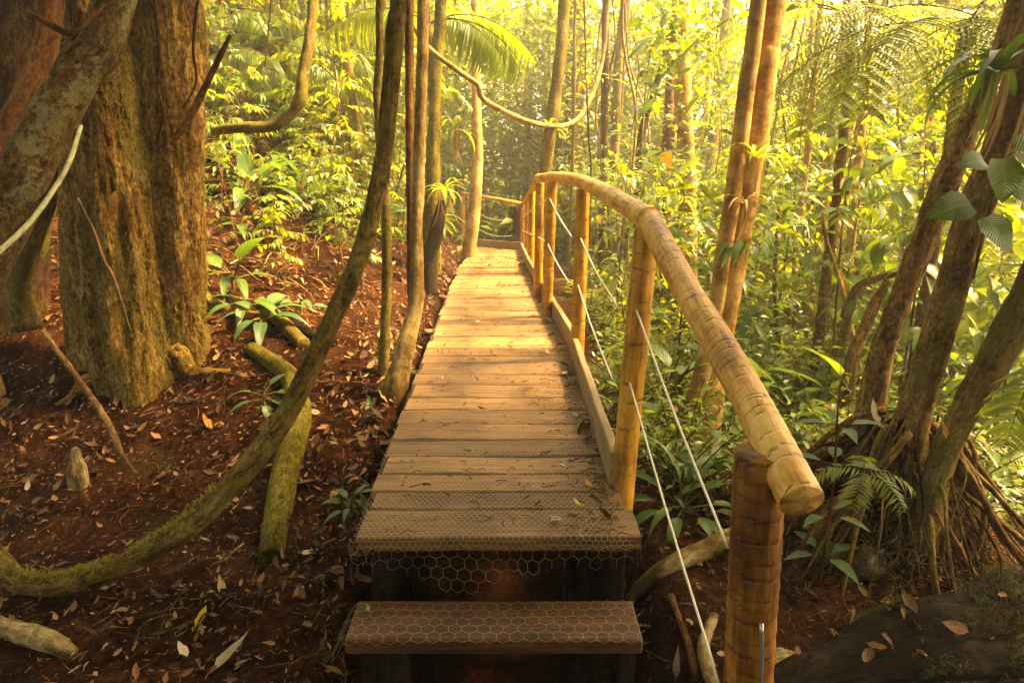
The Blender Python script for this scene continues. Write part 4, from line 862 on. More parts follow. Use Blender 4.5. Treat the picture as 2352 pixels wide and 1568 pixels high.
def fhill(n):
    Y = rng.uniform(8.5, 18, n); x = rng.uniform(-9.5, -1.3, n); k = fbm(x*.9, Y*.9, 4.) > -.05; x, Y = x[k], Y[k]
    return np.stack([x, Y, ground(x, Y) + np.abs(rng.normal(0, .3, len(x)))], 1)
stuffleaves('hillside_undergrowth', 16000, fhill, ['leaf_a', 'leaf_b'], L_DL, .07, .17)

def fback_shade(n):
    x = rng.uniform(-9, 9, n); y = rng.uniform(-9, -1.6, n); z = ground(x, y) + rng.uniform(0, 1, n)**1.3*4.2; k = (fbm(x*.7, y*.7, z*.7) > -.1) & (np.hypot(x, y) > 2.2)
    return np.stack([x, y, z], 1)[k]
stuffleaves('thicket_foliage', 42000, fback_shade, ['leaf_a', 'leaf_c'], L_DM, .12, .24)  # unseen leaf mass added to cut the light from behind the camera
g = Geo()
for k in range(1500):                                             # dead stalks and fern straw that tangle over the uphill slope
    x = rng.uniform(-6.5, -1.3); y = rng.uniform(5.6, 12.5)
    if vn(x*.8, y*.8, 6.0) < -.1: continue
    z = gz(x, y); an = rng.uniform(0, 6.28); L = rng.uniform(.25, .9); P = arc((x, y, z+.01), (math.cos(an), math.sin(an), rng.uniform(.3, 1.4)), L, rng.uniform(1.0, 2.4), 5)
    tube(g, P, [.0045, .002], 4, L/5, int(rng.integers(0, 3)), cap=False)
tag(g.build('dead_stalks', [M['twig'], M['bark_red'], M['stump']]), kind='stuff')
BLP = [broadplant([(i*1.2 + rng.normal(0, .3), rng.uniform(0, 1.1), rng.uniform(.25, .42), rng.uniform(.7, 1.1)) for i in range(int(rng.integers(5, 8)))], .15, [L_BR, L_OV][q % 2]).build('broad_leaved_plant', [M[['broad', 'broad_blue', 'broad', 'broad'][q]], M['stem']]) for q in range(4)]
scatter('broad_leaved_plant', BLP, 56, wedge(400, 1000, 6.0, 13, 1.0, lambda x, y: x < -1.3), 'broad leaved plant on the littered uphill slope', 'plant', 'broad leaved plants on the uphill slope', .7, 1.35, .2)

BRP = [broadplant([(i*1.2 + rng.normal(0, .3), rng.uniform(0, 1.1), rng.uniform(.25, .45), rng.uniform(.6, 1.0)) for i in range(int(rng.integers(6, 10)))], .3, [L_BR, L_OV][q % 2]).build('broad_leaved_plant', [M[['broad', 'leaf_c', 'broad_blue', 'broad'][q]], M['stem']]) for q in range(4)]
scatter('broad_leaved_plant', BRP, 46, wedge(1500, 2560, 4.4, 11, 1.0, lambda x, y: x > 1.1 and not (1.2 < x < 2.9 and y < 3.9)), 'broad leaved plant in the undergrowth past the handrail', 'plant', 'broad leaved plants past the handrail', .8, 1.5, .2)

SAH = protos(lambda q: sapling(rng.uniform(.8, 1.7), int(rng.integers(7, 12)), 8, rng.uniform(.06, .11), L_LA2 if q % 2 else L_OV2, .3, .3, .007), lambda q: [M[['leaf_a', 'leaf_c', 'leaf_d', 'leaf_b'][q % 4]], M['twig']], 4)
scatter('seedling_tree', SAH, 84, wedge(440, 1010, 5.4, 11, 1.0, lambda x, y: x < -1.15), 'thin young seedling tree on the steep red soil slope', 'seedling', 'seedling trees on the soil slope', .6, 1.2, .15)
# ================================================================== SINGLE PLANTS
def put(g, name, p, mats, label, cat, rz=0.0, s=1.0, part='foliage', tilt=(0, 0)):
    o = g.build(name, [M[m] for m in mats]); o.location = tuple(p); o.rotation_euler = (tilt[0], tilt[1], rz); o.scale = (s, s, s); return tag(o, label, cat)
def onslope(px, py): p = gnd(px, py); p[2] = gz(p[0], p[1]); return p
pi = math.pi
def bentleaf(q, L, mat, name='fallen_leaf'):
    g = Geo(); place(g, L_DRY[q], (0, -L/2, .006), (0, 1, .1), UPZ, L, 0, rnd=rng.uniform(0, 1)); P = [(0, -L/2, .006), (0, -L*.62, .012), (.01, -L*.72, .006)]; tube(g, P, .0012, 4, .01, 0, cap=False); return g.build(name, M[mat])
M['dark_moss'] = leaf('dark moss', (.02, .022, .005), (.075, .07, .012), .2, (.12, .12, .02), .8)
def fan(n, a0, a1, L, e0=.3, e1=1.1, w=1.0): return [(a0 + (a1-a0)*(i+.5)/n + rng.normal(0, .12), rng.uniform(e0, e1), L*rng.uniform(.7, 1.1), w*rng.uniform(.85, 1.15)) for i in range(n)]
BP = [((535, 672), [(-.5, 1.05, .42, 1.1), (2.6, .75, .34, .9), (3.3, .35, .3, .8), (-1.4, .2, .26, .8), (.6, .3, .28, .8), (4.2, .25, .27, .9), (5.4, .1, .24, .9)], .12, 'broad', 'upright broad leaved plant with one bright leaf on the soil beside the massive old tree'),
      ((560, 470), [(.3, 1.35, .52, .75), (2.8, .9, .42, .8), (3.4, .5, .40, .8), (-.3, .35, .45, .75), (-1.3, .2, .36, .8), (1.2, .9, .36, .7)], .14, 'broad', 'broad leaved plant with tall paddle leaf below the hooked mossy branch'),
      ((700, 480), fan(7, 2.4, 7.0, .34, -.1, .5, .9), .12, 'broad_blue', 'sprawling broad leaved plant with drooping leaves on the littered slope'),
      ((800, 365), [(.6, .75, .62, .95), (3.4, .35, .4, 1.1), (3.0, .1, .42, 1.0), (5.2, .3, .3, 1.0), (1.9, .9, .4, .9)], .25, 'broad', 'plant with one long pale leaf just behind the bowed trunk'),
      ((690, 345), [(2.4, .7, .5, .8), (-.7, -.1, .5, .7), (1.0, .5, .4, .8), (4.0, .2, .4, .8)], .2, 'broad_blue', 'long narrow leaved plant with bluish drooping blades on the slope'),
      ((520, 410), fan(5, 1.5, 5.2, .36, .1, .8, .8), .15, 'broad', 'leafy plant growing against the edge of the massive old tree'),
      ((606, 935), [(.1, .35, .22, 1.3), (2.9, .3, .24, .8), (1.0, .8, .2, 1.1), (3.6, .15, .2, .7), (5.2, -.1, .16, 1.2), (5.9, .2, .17, 1.1)], .08, 'broad_blue', 'small pale leaved plant on dark soil beside the bowed trunk'),
      ((805, 1190), [(2.9, .35, .15, 1.0), (2.3, .7, .13, 1.0), (.3, .45, .15, .9), (.9, .8, .12, 1.0), (3.6, .15, .12, 1.0), (5.6, .2, .13, .9), (4.6, .3, .1, 1.0), (-.2, .1, .13, .9)], .10, 'broad_blue', 'little rosette of pale green leaves beside the front planks'),
      ((600, 760), fan(8, 0, 6.28, .26, 0, .7, 1.0), .1, 'broad_blue', 'low clump of glossy leaves at the middle of the bare slope'),
      ((560, 720), fan(6, 2, 7, .24, 0, .6, 1.0), .08, 'broad', 'low dark leaved clump below the upright bright leaf'),
      ((690, 720), fan(5, 0, 6, .2, 0, .6, .9), .08, 'broad_blue', 'sparse pale leaved seedling on the red soil slope'),
      ((770, 560), fan(4, 0, 6, .22, .2, 1.2, .8), .15, 'broad', 'single stemmed seedling with upright leaf near the bowed trunk'),
      ((1050, 590), [(-.4, .2, .34, .8), (.8, .5, .3, .8), (2.5, .5, .3, .8), (4.4, .2, .25, .8)], .08, 'leaf_b', 'bright leaved plant at the foot of the bent tan trunk'),
      ((1402, 965), fan(5, .3, 6, .17, .3, .9, 1.3), .14, 'broad_blue', 'round leaved plant squeezed between the kerb and the golden post')]
for (px, lv, sh, m, lab) in BP: put(broadplant(lv, sh), 'broad_leaved_plant', onslope(*px), [m, 'stem'], lab, 'plant', 0, 1.35 if px[1] < 780 else 1.0)
# strappy clump to the side of the rail
p = onslope(1565, 1190); put(broadplant([(2.0, 1.35, .36, .62), (2.75, .75, .38, .7), (3.05, .35, .36, .75), (3.5, .1, .33, .75), (.5, .5, .34, .8), (.15, .2, .36, .8), (-.4, .3, .36, .75), (-1.2, .15, .30, .85), (-2.0, .2, .30, .8), (1.1, .9, .36, .75), (.8, .9, .34, .8), (3.9, .35, .26, .7), (5.4, .1, .3, .8)], .07, pet=.45), 'broad_leaved_plant', p, ['broad', 'stem'], 'large clump of strappy veined leaves beneath the white cables', 'plant')
p = onslope(1650, 1150); put(broadplant([(1.4, 1.2, .34, 1.0), (.2, .8, .32, 1.0), (2.6, .9, .32, 1.0), (3.5, .5, .26, 1.0)], .1), 'broad_leaved_plant', p, ['broad_blue', 'stem'], 'upright veined leaves between the cable and the dark ringed post', 'plant')
# sapling with opposite leaves beside the many stemmed tree
g = Geo(); tube(g, [(0, 0, -.1), (.01, 0, .4), (-.015, 0, .86)], [.008, .007, .004], 6, .05, 1)
for z in (.12, .32, .56, .74):
    for i in range(4): a = i*1.57 + z*2; d = np.array([math.cos(a), math.sin(a), .25]); Q = arc((0, 0, z), d, .05, .1, 3); tube(g, Q, .002, 4, .02, 1, cap=False); place(g, L_OV, Q[-1], d, UPZ, rng.uniform(.13, .19), 0, wid=.85)
for i in range(6): tube(g, arc((-.015, 0, .84), (rng.normal(0, .25), rng.normal(0, .25), 1), .17, .1, 3), [.0025, .001], 4, .05, 1, cap=False)
p = at(2078*.0+1888+100, 1130, 2.95); p = np.array([at(1902+165, 1000, 2.85)[0]-.33, 2.75, 0]); p[2] = gz(p[0], p[1]); put(g, 'seedling_tree', p, ['broad_blue', 'bark_red'], 'thin red stemmed seedling with whorls of leaves before the many stemmed tree', 'seedling')
# climbing vine with heart leaves
hv = empty('climbing_vine', tuple(at(2280, 700, 2.95)), 'climbing vine with large heart shaped leaves on the dark leaning stem', 'vine')
g = Geo(); main = [at(2235, 640, 2.98), at(2262, 520, 2.97), at(2290, 420, 2.97), at(2310, 330, 3.0)]; tube(g, main, .006, 6, .03)
HL = [((2262, 462), (2228, 468, 2.9), (-1, -.25, -.12), .155), ((2266, 490), (2262, 500, 2.84), (.35, -.6, -.5), .15), ((2290, 400), (2300, 365, 2.86), (.1, -.5, -.9), .16), ((2275, 440), (2322, 425, 2.86), (1, -.3, -.25), .19), ((2300, 380), (2330, 350, 2.86), (1, -.2, .1), .2), ((2290, 420), (2262, 372, 2.86), (-.8, -.4, .1), .11)]
tips = []
for (a, b, d, s) in HL:
    A = at(a[0], a[1], 2.97); B = at(*b); tube(g, [A, (A+B)/2 + [0, 0, .015], B], [.004, .003, .0025], 5, .03, cap=False); tips.append((B, d, s))
hold(g.build('stem', M['stem']), hv)
for (B, d, s) in tips:
    g = Geo(); place(g, L_HE, B, d, np.array([0.0, -.75, .65]), s*1.15, 0); hold(g.build('leaf', M['broad']), hv)
# epiphytes
def epi(px, Y, n, L, w, label, hang=0, mat='leaf_b', dz=0.0):
    p = at(*px, Y); g = strapplant(n, L, w, 1.9, lo=.15); o = g.build('bromeliad', [M[mat], M['stem']]); root = empty('bromeliad', tuple(p), label, 'bromeliad'); o.name = 'leaf_rosette'; o.parent = root
    if hang:
        g = Geo()
        for i in range(hang):
            b = np.array([rng.normal(0, .04), -.05 + rng.normal(0, .02), 0]); L2 = rng.uniform(.15, .5); place(g, L_LI, b, (rng.normal(0, .08), rng.normal(0, .05), -1), (rng.normal(0, .5), -1, 0), L2, 0, wid=.45)
        o = g.build('dry_strands', M['straw']); o.parent = root
    return root
epi((2292, 168), 3.05, 18, .40, 1.15, 'bromeliad with long green strap leaves and dry strands on the thick leaning stem', 9, 'broad')
epi((1262, 300), 8.95, 12, .3, .9, 'small bright bromeliad where the sagging vine meets the mossy trunk', 6)
epi((1735, 365), 4.6, 14, .26, .9, 'bromeliad with narrow leaves in the crook of the smooth orange trunk', 5)
epi((1710, 470), 4.5, 12, .22, .7, 'dry looking tuft hanging from the smooth orange trunk', 7, 'straw')
epi((1022, 440), 6.9, 14, .32, .9, 'spiky bright epiphyte on top of the blackish leaning stump', 4)
epi((1995, 175), 6.2, 16, .42, .9, 'bromeliad with reflexed leaves high in the foliage above the rail end', 14)
epi((1045, 300), 8.2, 12, .4, .8, 'epiphyte tuft hanging by the moss coated trunk', 12)
g = Geo(); p = at(1712, 555, 4.42)
for i in range(9): a = i*.7; d = np.array([math.cos(a), math.sin(a)*.6-.2, rng.uniform(-.1, .5)]); Q = arc((0, 0, 0), d, .1, .3, 3); tube(g, Q, .002, 4, .03, 1, cap=False); place(g, L_LA, Q[-1], Q[-1]-Q[-2] + [0, 0, -.03], UPZ+rng.normal(0, .2, 3), rng.uniform(.14, .22), 0, wid=.95)
tube(g, [(0, .1, -.1), (.01, .03, -.03), (0, 0, 0)], .004, 5, .03, 1); put(g, 'leafy_sprig', p, ['broad_blue', 'stem'], 'sprig of pale pointed leaves sprouting in front of the smooth orange trunk', 'sprig')
# grassy tuft on the mossy log
# tree fern over the upper corner
def treefern(px, Y, dirs, L, label, npn=20, ql=.06):
    c = at(*px, Y); tf = empty('tree_fern', (c[0], c[1], gz(c[0], c[1])), label, 'tree fern'); g = Geo()
    P = [np.array([c[0]+.05, c[1]+.1, gz(c[0], c[1])-.2]), np.array([c[0]+.08, c[1]+.1, c[2]*.5]), c]; tube(g, P, [.05, .04, .045], 14, .04, amp=.25); hold(g.build('trunk', M['bark_mix']), tf)
    for d in dirs:
        g = Geo(); bifrond(g, c, d, L*rng.uniform(.88, 1.1), npn, L*.23, 12, rng.uniform(1.3, 1.8), ql=ql, start=.2, hang=.35, pw=5.0); hold(g.build('frond', [M['fern'], M['stem']]), tf)
treefern((2215, 75), 5.0, [(-.55, -1, .35), (-.1, -1, .2), (.35, -1, .3), (-1, -.75, .4), (.8, -.6, .3), (-1, .1, .5), (-.3, -.9, .6), (.4, .9, .6)], 1.75, 'tree fern with broad divided fronds arching above the many stemmed tree')
treefern((1960, 40), 5.9, [(-.7, -1, .3), (0, -1, .1), (.6, -1, .3), (-1, -.2, .5), (-.35, -1, .4), (.9, .3, .5), (-.5, .8, .6)], 1.7, 'tree fern with hanging fronds beside the smooth orange trunk', 18)
for (px, Y, L, lab) in (((2395, 830), 2.75, .62, 'bright green divided fern frond hanging at the edge of the mossy stem'), ((1985, 1085), 2.55, .30, 'small fern sprouting from the tangled root mound')):
    g = Geo(); c0 = at(*px, Y)
    if L > .5:
        for d in ((-.55, -.5, .15), (-.1, -.6, .5), (.6, -.4, .2)): frond(g, (0, 0, 0), d, L*.8, 17, .19, 2.3, 1.6, .15, L_LI, r=.004, start=.12, ang=1.15)
    else:
        for i in range(5): frond(g, (0, 0, 0), (math.cos(i*1.3), math.sin(i*1.3)-.3, .6), L*.75, 13, .08, 2.0, 1.6, .1, L_LI2, r=.002, start=.1, ang=1.15)
    put(g, 'fern', c0, ['fern', 'stem'], lab, 'fern')
# palms whose fronds show against the light
def bigpalm(px, Y, fr, label, th=None, name='palm', r=.05):
    c = at(*px, Y); root = empty(name, (c[0], c[1], gz(c[0], c[1])), label, 'palm'); g = Geo(); b = np.array([c[0], c[1], gz(c[0], c[1])-.3]); tube(g, [b, (b+c)/2+[.04, 0, 0], c], [r*1.2, r, r*.9], 10, .1, amp=.06); hold(g.build('trunk', M['bark_mossy']), root)
    for (d, L, ll, dr, hg) in fr:
        g = Geo(); frond(g, c, d, L, 40, ll, 1.0, dr, hg, L_LI, r=.012); hold(g.build('frond', [M['palm'], M['stem']]), root)
bigpalm((985, 55), 8.3, [((1, -.1, .45), 1.3, .55, 1.7, 1.3), ((.7, -.5, .3), 1.2, .5, 1.5, 1.2), ((-.8, -.2, .6), 1.3, .5, 1.5, .9), ((.3, .8, .8), 1.3, .5, 1.2, .8), ((.9, .5, .7), 1.5, .5, 1.5, 1.0), ((-.5, .7, .7), 1.4, .5, 1.2, .8)], 'palm with a long drooping frond arching over the boardwalk end')
for q, (px, Y, lab) in enumerate((((640, 150), 9.2, 'bushy palm with narrow bright leaflets above the hooked branch'), ((790, 120), 10.2, 'palm with fine fronds against the light behind the bowed trunk'), ((545, 60), 10.5, 'palm rising behind the edge of the massive old tree'))):
    bigpalm(px, Y, [((math.cos(i*2.4+q), math.sin(i*2.4+q), rng.uniform(.1, .9)), rng.uniform(1.1, 1.6), .42, rng.uniform(1.1, 1.6), .5) for i in range(9)], lab, r=.03)
bigpalm((1130+1130, 640), 6.5, [((math.cos(i*2.4), math.sin(i*2.4), rng.uniform(.1, .7)), rng.uniform(.9, 1.3), .36, 1.3, .4) for i in range(8)], 'palm with fine leaflets between the two leaning stems', r=.025)
# big leaved understory on the upper side
for (px, Y, h, ll, lab, m) in (((2060, 900), 5.2, 2.3, .24, 'big leaved young tree behind the slanting stem', 'leaf_c'), ((1905, 900), 5.8, 2.5, .2, 'big leaved young tree near the smooth orange trunk', 'leaf_a'), ((2300, 900), 4.9, 2.1, .2, 'glossy leaved young tree behind the thick leaning stem', 'leaf_c'), ((1420, 700), 7.6, 2.0, .17, 'bright leaved young tree just past the handrail bend', 'leaf_b'), ((1560, 760), 6.4, 1.9, .16, 'loose leaved young tree over the sloping handrail', 'leaf_b'), ((2150, 900), 6.0, 2.9, .26, 'tall big leaved young tree beneath the arching fern fronds', 'leaf_b'), ((1780, 800), 6.8, 2.6, .16, 'drooping leaved young tree right behind the smooth orange trunk', 'leaf_b')):
    p = at(*px, Y); p[2] = gz(p[0], p[1]); put(sapling(h, 15, 7, ll, L_OV if ll > .19 else L_LA, .3, .6, .014), 'young_tree', p, [m, 'twig'], lab, 'young tree')
# ================================================================== VINES, STICKS, LOGS
def single(pts, mat, name, label, cat, n=10, amp=.12, seg=.025, wob=0.0, tips=None, ground_=False, r0=None):
    P, R = [], []
    for t in pts:
        if len(t) == 3: x, y, w = t; p = gnd(x, y, .0); p = p + np.array([0, 0, pxr(w, p)*.55])
        else: x, y, Y, w = t; p = at(x, y, Y)
        P.append(p); R.append(pxr(w, p))
    rf = (lambda s, a: 1 + .10*np.abs(vn(np.cos(a)*4, np.sin(a)*4, s*2.0)) + .06*vn(np.cos(a)*11, np.sin(a)*11, s*9) + .05*np.abs(np.sin(4.5*a + 3*vn(s*2, 1.)))) if n == 90 else None
    g = Geo(); tube(g, P, R, n, seg, amp=amp, wob=wob, rf=rf); return tag(g.build(name, M[mat]), label, cat)
single([(925, 20, 6.4, 11), (950, 62, 6.5, 12), (985, 112, 6.7, 12), (1060, 168, 7.0, 12), (1098, 196, 7.1, 13), (1110, 228, 7.2, 13), (1180, 266, 7.8, 12), (1240, 286, 8.6, 11), (1300, 288, 9.2, 11), (1340, 258, 9.6, 11), (1370, 190, 9.9, 10), (1388, 110, 10.1, 9), (1400, -40, 10.3, 9)], 'bark_pale', 'sagging_vine', 'thick pale vine sagging across the light above the boardwalk end', 'vine', 10, .15, .05)
single([(490, 300, 6.1, 20), (548, 294, 6.0, 24), (620, 290, 6.0, 26), (668, 262, 6.0, 27), (692, 220, 6.0, 27), (698, 170, 6.05, 27), (708, 110, 6.1, 26), (718, 30, 6.2, 24), (722, -40, 6.3, 22)], 'bark_mossy', 'hooked_branch', 'mossy hooked branch bending up above the littered slope', 'branch', 14, .16)
single([(393, 332, 3.95, 15), (440, 262, 3.95, 17), (495, 150, 4.0, 14), (530, 80, 4.0, 10)], 'bark_red', 'leaning_stick', 'bare reddish stick leaning up from the massive old tree', 'stick', 10, .06)
single([(186, 290, 3.4, 9), (160, 370, 3.2, 11), (120, 440, 3.0, 12), (60, 520, 2.8, 12), (-40, 610, 2.6, 13)], 'vine', 'pale_vine', 'smooth pale green vine curving in front of the lichened trunk', 'vine', 8, .03)
single([(178, 455, 3.78, 6), (215, 530, 3.78, 7), (240, 600, 3.76, 8), (262, 640, 3.75, 7), (300, 762, 3.72, 5)], 'twig', 'aerial_root', 'thin orange root hanging down the front of the massive old tree', 'root', 6, .1)
for q, (a, lab) in enumerate((([(352, -20, 3.98, 6), (360, 60, 3.98, 8), (366, 130, 3.98, 8), (362, 200, 3.98, 6), (375, 260, 3.98, 6), (360, 330, 3.98, 4)], 'wavy dark root down the seam of the massive old tree'), ([(458, -20, 4.05, 7), (448, 50, 4.05, 8), (444, 120, 4.05, 6), (450, 190, 4.05, 5), (420, 250, 4.02, 4)], 'thin root dangling at the upper edge of the massive old tree'))): single(a, 'bark_dark', 'aerial_root', lab, 'root', 6, .1)
single([(60, 25, 3.15, 10), (120, 60, 3.1, 16), (165, 75, 3.1, 14), (210, 40, 3.15, 12), (240, 10, 3.2, 8)], 'bark_red', 'forked_branch', 'reddish forked branch crossing behind the lichened trunk top', 'branch', 8, .12)
single([(98, 760, 3.6, 12), (150, 830, 3.5, 14), (195, 892, 3.4, 16), (232, 945, 3.3, 16), (262, 1000, 3.2, 15), (280, 1045, 3.12, 13), (314, 1088, 3.03, 8)], 'twig', 'surface_root', 'thin bent root slanting down the dark soil before the massive old tree', 'root', 8, .1)
single([(622, 1300, 60), (640, 1200, 66), (655, 1110, 66), (672, 1040, 60), (690, 960, 52), (668, 880, 44), (630, 845, 40), (578, 808, 30)], 'bark_moss', 'mossy_log', 'bright green mossy log lying behind the bowed trunk', 'log', 20, .1)
single([(700, 800, 30), (640, 740, 34), (600, 700, 26)], 'bark_mossy', 'fallen_log', 'dark mossy pole lying across the upper slope', 'log', 12, .1)
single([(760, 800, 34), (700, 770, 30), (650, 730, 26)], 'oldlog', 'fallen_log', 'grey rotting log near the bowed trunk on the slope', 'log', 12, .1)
single([(440, 640, 26), (470, 690, 30), (520, 715, 26)], 'bark_mossy', 'surface_root', 'mossy root arching from the base of the massive old tree', 'root', 12, .12)
g = Geo(); b = gnd(182, 1118); jag = lambda s, a: 1 - ss(s, .13 + .10*np.abs(vn(np.cos(a)*2.2, np.sin(a)*2.2, 4.0))*2, .29)*.55 + .22*vn(np.cos(a)*3, np.sin(a)*3, s*9) + .10*vn(np.cos(a)*7, np.sin(a)*7, s*22)
tube(g, [b + [0, 0, -.08], b+[.0, 0, .08], b+[.012, 0, .20], b+[.02, 0, .225]], [.050, .047, .040, .022], 26, .006, rf=jag); tag(g.build('broken_stump', M['stump']), 'small pale rotten stump standing in the dark soil', 'stump')
single([(1446, 1388, 26), (1490, 1342, 38), (1560, 1300, 42), (1680, 1248, 46), (1800, 1208, 46), (1935, 1168, 40), (2010, 1150, 30)], 'stump', 'pale_root', 'long pale root lying behind the dark ringed post', 'root', 16, .12)
single([(1480, 1340, 16), (1520, 1326, 18), (1560, 1306, 14)], 'stump', 'pale_root', 'short fork of the pale root near the cables', 'root', 10, .12)
single([(1540, 1372, 18), (1560, 1420, 20), (1580, 1480, 22), (1600, 1560, 20)], 'bark_red', 'surface_root', 'reddish root bending down beside the lower cable', 'root', 10, .12)
single([(1640, 1420, 22), (1615, 1500, 30), (1640, 1590, 34)], 'stump', 'surface_root', 'pale broken root touching the lower cable end', 'root', 12, .12)
single([(-40, 1432, 44), (40, 1462, 46), (110, 1480, 46), (170, 1512, 34)], 'stump', 'fallen_branch', 'thick pale broken branch lying at the edge of the dark soil', 'branch', 16, .12)
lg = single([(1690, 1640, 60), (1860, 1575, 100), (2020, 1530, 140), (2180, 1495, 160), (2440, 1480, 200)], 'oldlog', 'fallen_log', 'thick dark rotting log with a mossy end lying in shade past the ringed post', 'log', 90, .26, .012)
g = Geo(); vv = np.array([v.co[:] for v in lg.data.vertices]); nn = np.array([v.normal[:] for v in lg.data.vertices]); kk = (nn[:, 2] > .1) & (vn(vv[:, 0]*7, vv[:, 1]*7, vv[:, 2]*7) > .10 - .35*ss(vv[:, 0], 1.7, 2.1)) & (vv[:, 0] > 1.25); q = rng.choice(np.where(kk)[0], 5000)
place(g, L_LI2, vv[q] + rng.normal(0, .008, (5000, 3)), nn[q] + rng.normal(0, .7, (5000, 3)), rdir(5000), rng.uniform(.008, .03, 5000), 0, wid=2.0); o = g.build('moss_hairs', M['dark_moss']); o['kind'] = 'stuff'; o.parent = lg
DLG = [bentleaf(q % 4, 1.0, 'dry') for q in range(3)]
for k in range(30):
    i = int(rng.choice(np.where(nn[:, 2] > .35)[0])); o = DLG[k % 3]
    if k > 2: o = o.copy(); COL.objects.link(o)
    o.location = tuple(vv[i] + nn[i]*.012); s = rng.uniform(.035, .11); o.scale = (s, s, s); o.rotation_euler = (rng.normal(0, .5), rng.normal(0, .5), rng.uniform(0, 6.28)); tag(o, 'dry brown leaf resting on the dark rotting log', 'fallen leaf', 'dry leaves on the dark log')
single([(1888, 1265, 9), (1930, 1310, 10), (1955, 1370, 10), (1958, 1420, 9), (1935, 1490, 8), (1915, 1540, 7)], 'stump', 'surface_root', 'thin curling pale root winding down from the root mound', 'root', 7, .08)
single([(2230, 1330, 8), (2290, 1365, 10), (2330, 1400, 9), (2345, 1420, 7)], 'twig', 'bent_twig', 'bent brown twig arching out of the soil by the mossy stem', 'twig', 7, .08)
single([(1790, 820, 6.5, 14), (1780, 640, 6.5, 12), (1790, 480, 6.6, 10)], 'bark_mossy', 'thin_tree', 'thin greenish stem behind the smooth orange trunk', 'tree', 8)
single([(1985, 900, 5.5, 14), (1955, 760, 5.5, 14), (1930, 650, 5.6, 12), (1900, 560, 5.7, 10), (1880, 440, 5.8, 9)], 'bark_pale', 'thin_tree', 'crooked pale sapling stem left bare below the big leaves', 'tree', 8)
single([(1940, 980, 4.9, 34), (1955, 840, 4.9, 30), (2000, 720, 5.0, 26), (2040, 640, 5.0, 20)], 'bark_mix', 'leaning_snag', 'dark leaning snag in the undergrowth behind the slanting stems', 'snag', 12, .15)
single([(2100, 620, 5.4, 16), (2010, 640, 5.5, 20), (1960, 680, 5.5, 24), (1930, 820, 5.4, 28)], 'bark_mossy', 'hooked_branch', 'mossy branch reaching sideways behind the slanting stem', 'branch', 10, .15)
for (px, r, lab, m) in (((2058, 1115), .085, 'mossy grey stone caught in the tangled root mound', 'rock'), ((1985, 1290), .09, 'grey lichened stone at the foot of the root mound', 'rock'), ((1905, 1275), .075, 'flat mottled stone just past the ringed post', 'rock'), ((1810, 1530), .08, 'pale crumbly stone beside the foot of the ringed post', 'stump')):
    p = gnd(*px); g = Geo(); n, m_ = 28, 18; th = np.linspace(0, pi, m_)[:, None]; ph = np.linspace(0, 2*pi, n, endpoint=False)[None]; X, Y, Z = np.sin(th)*np.cos(ph), np.sin(th)*np.sin(ph), np.cos(th)+0*ph
    k = r*(1 + .5*fbm(X*1.4+px[0], Y*1.4, Z*1.4) + .12*fbm(X*5, Y*5, Z*5)); V = np.stack([X*k*1.1, Y*k, Z*k*.8], 2).reshape(-1, 3) + p; i = np.arange(m_-1)[:, None]*n; j = np.arange(n)[None]; j2 = (j+1) % n
    g.add(V, [np.stack([i+j, i+n+j, i+n+j2, i+j2], 2).reshape(-1, 4)]); tag(g.build('stone', M[m]), lab, 'stone')
TW = []
for k in range(5):
    g = Geo(); L = rng.uniform(.22, .5); P = [(0, 0, .0)]; d = np.array([1, 0, 0.0])
    for i in range(5): d = d + np.array([0, rng.normal(0, .25), rng.normal(0, .06)]); d /= np.linalg.norm(d); P.append(tuple(np.array(P[-1])+d*L/5))
    tube(g, P, np.linspace(.006, .002, 6), 6, .02, amp=.15)
    for i in range(2): b = np.array(P[2+i]); tube(g, [b, b + np.array([.05, rng.normal(0, .06), .015]), b+np.array([.1, rng.normal(0, .1), .01])], [.003, .002, .001], 5, .02)
    TW.append(g.build('fallen_twig', M[['twig', 'bark_red', 'twig', 'stump', 'bark_dark'][k]]))
TP = [(120, 1180), (250, 1290), (480, 1260), (560, 1250), (640, 1330), (740, 1340), (330, 1400), (420, 1350), (200, 1530), (60, 1300), (520, 1490), (700, 1420), (300, 1220), (150, 1240), (780, 900), (830, 880), (760, 1000), (600, 1180), (1500, 1440), (1560, 1530), (1840, 1250), (2250, 1350), (2050, 1400), (860, 840), (370, 1120), (90, 1090), (430, 1160), (660, 1500)]
for k, (x, y) in enumerate(TP):
    o = TW[k % 5]
    if k >= 5: o = o.copy(); COL.objects.link(o)
    p = gnd(x, y); o.location = (p[0], p[1], p[2]+.008); o.rotation_euler = (rng.normal(0, .1), rng.normal(0, .12), rng.uniform(0, 6.28)); s = rng.uniform(.5, 1.1); o.scale = (s, s, s)
    tag(o, 'dry thin twig lying on the littered forest soil', 'twig', 'dry twigs on the forest soil')
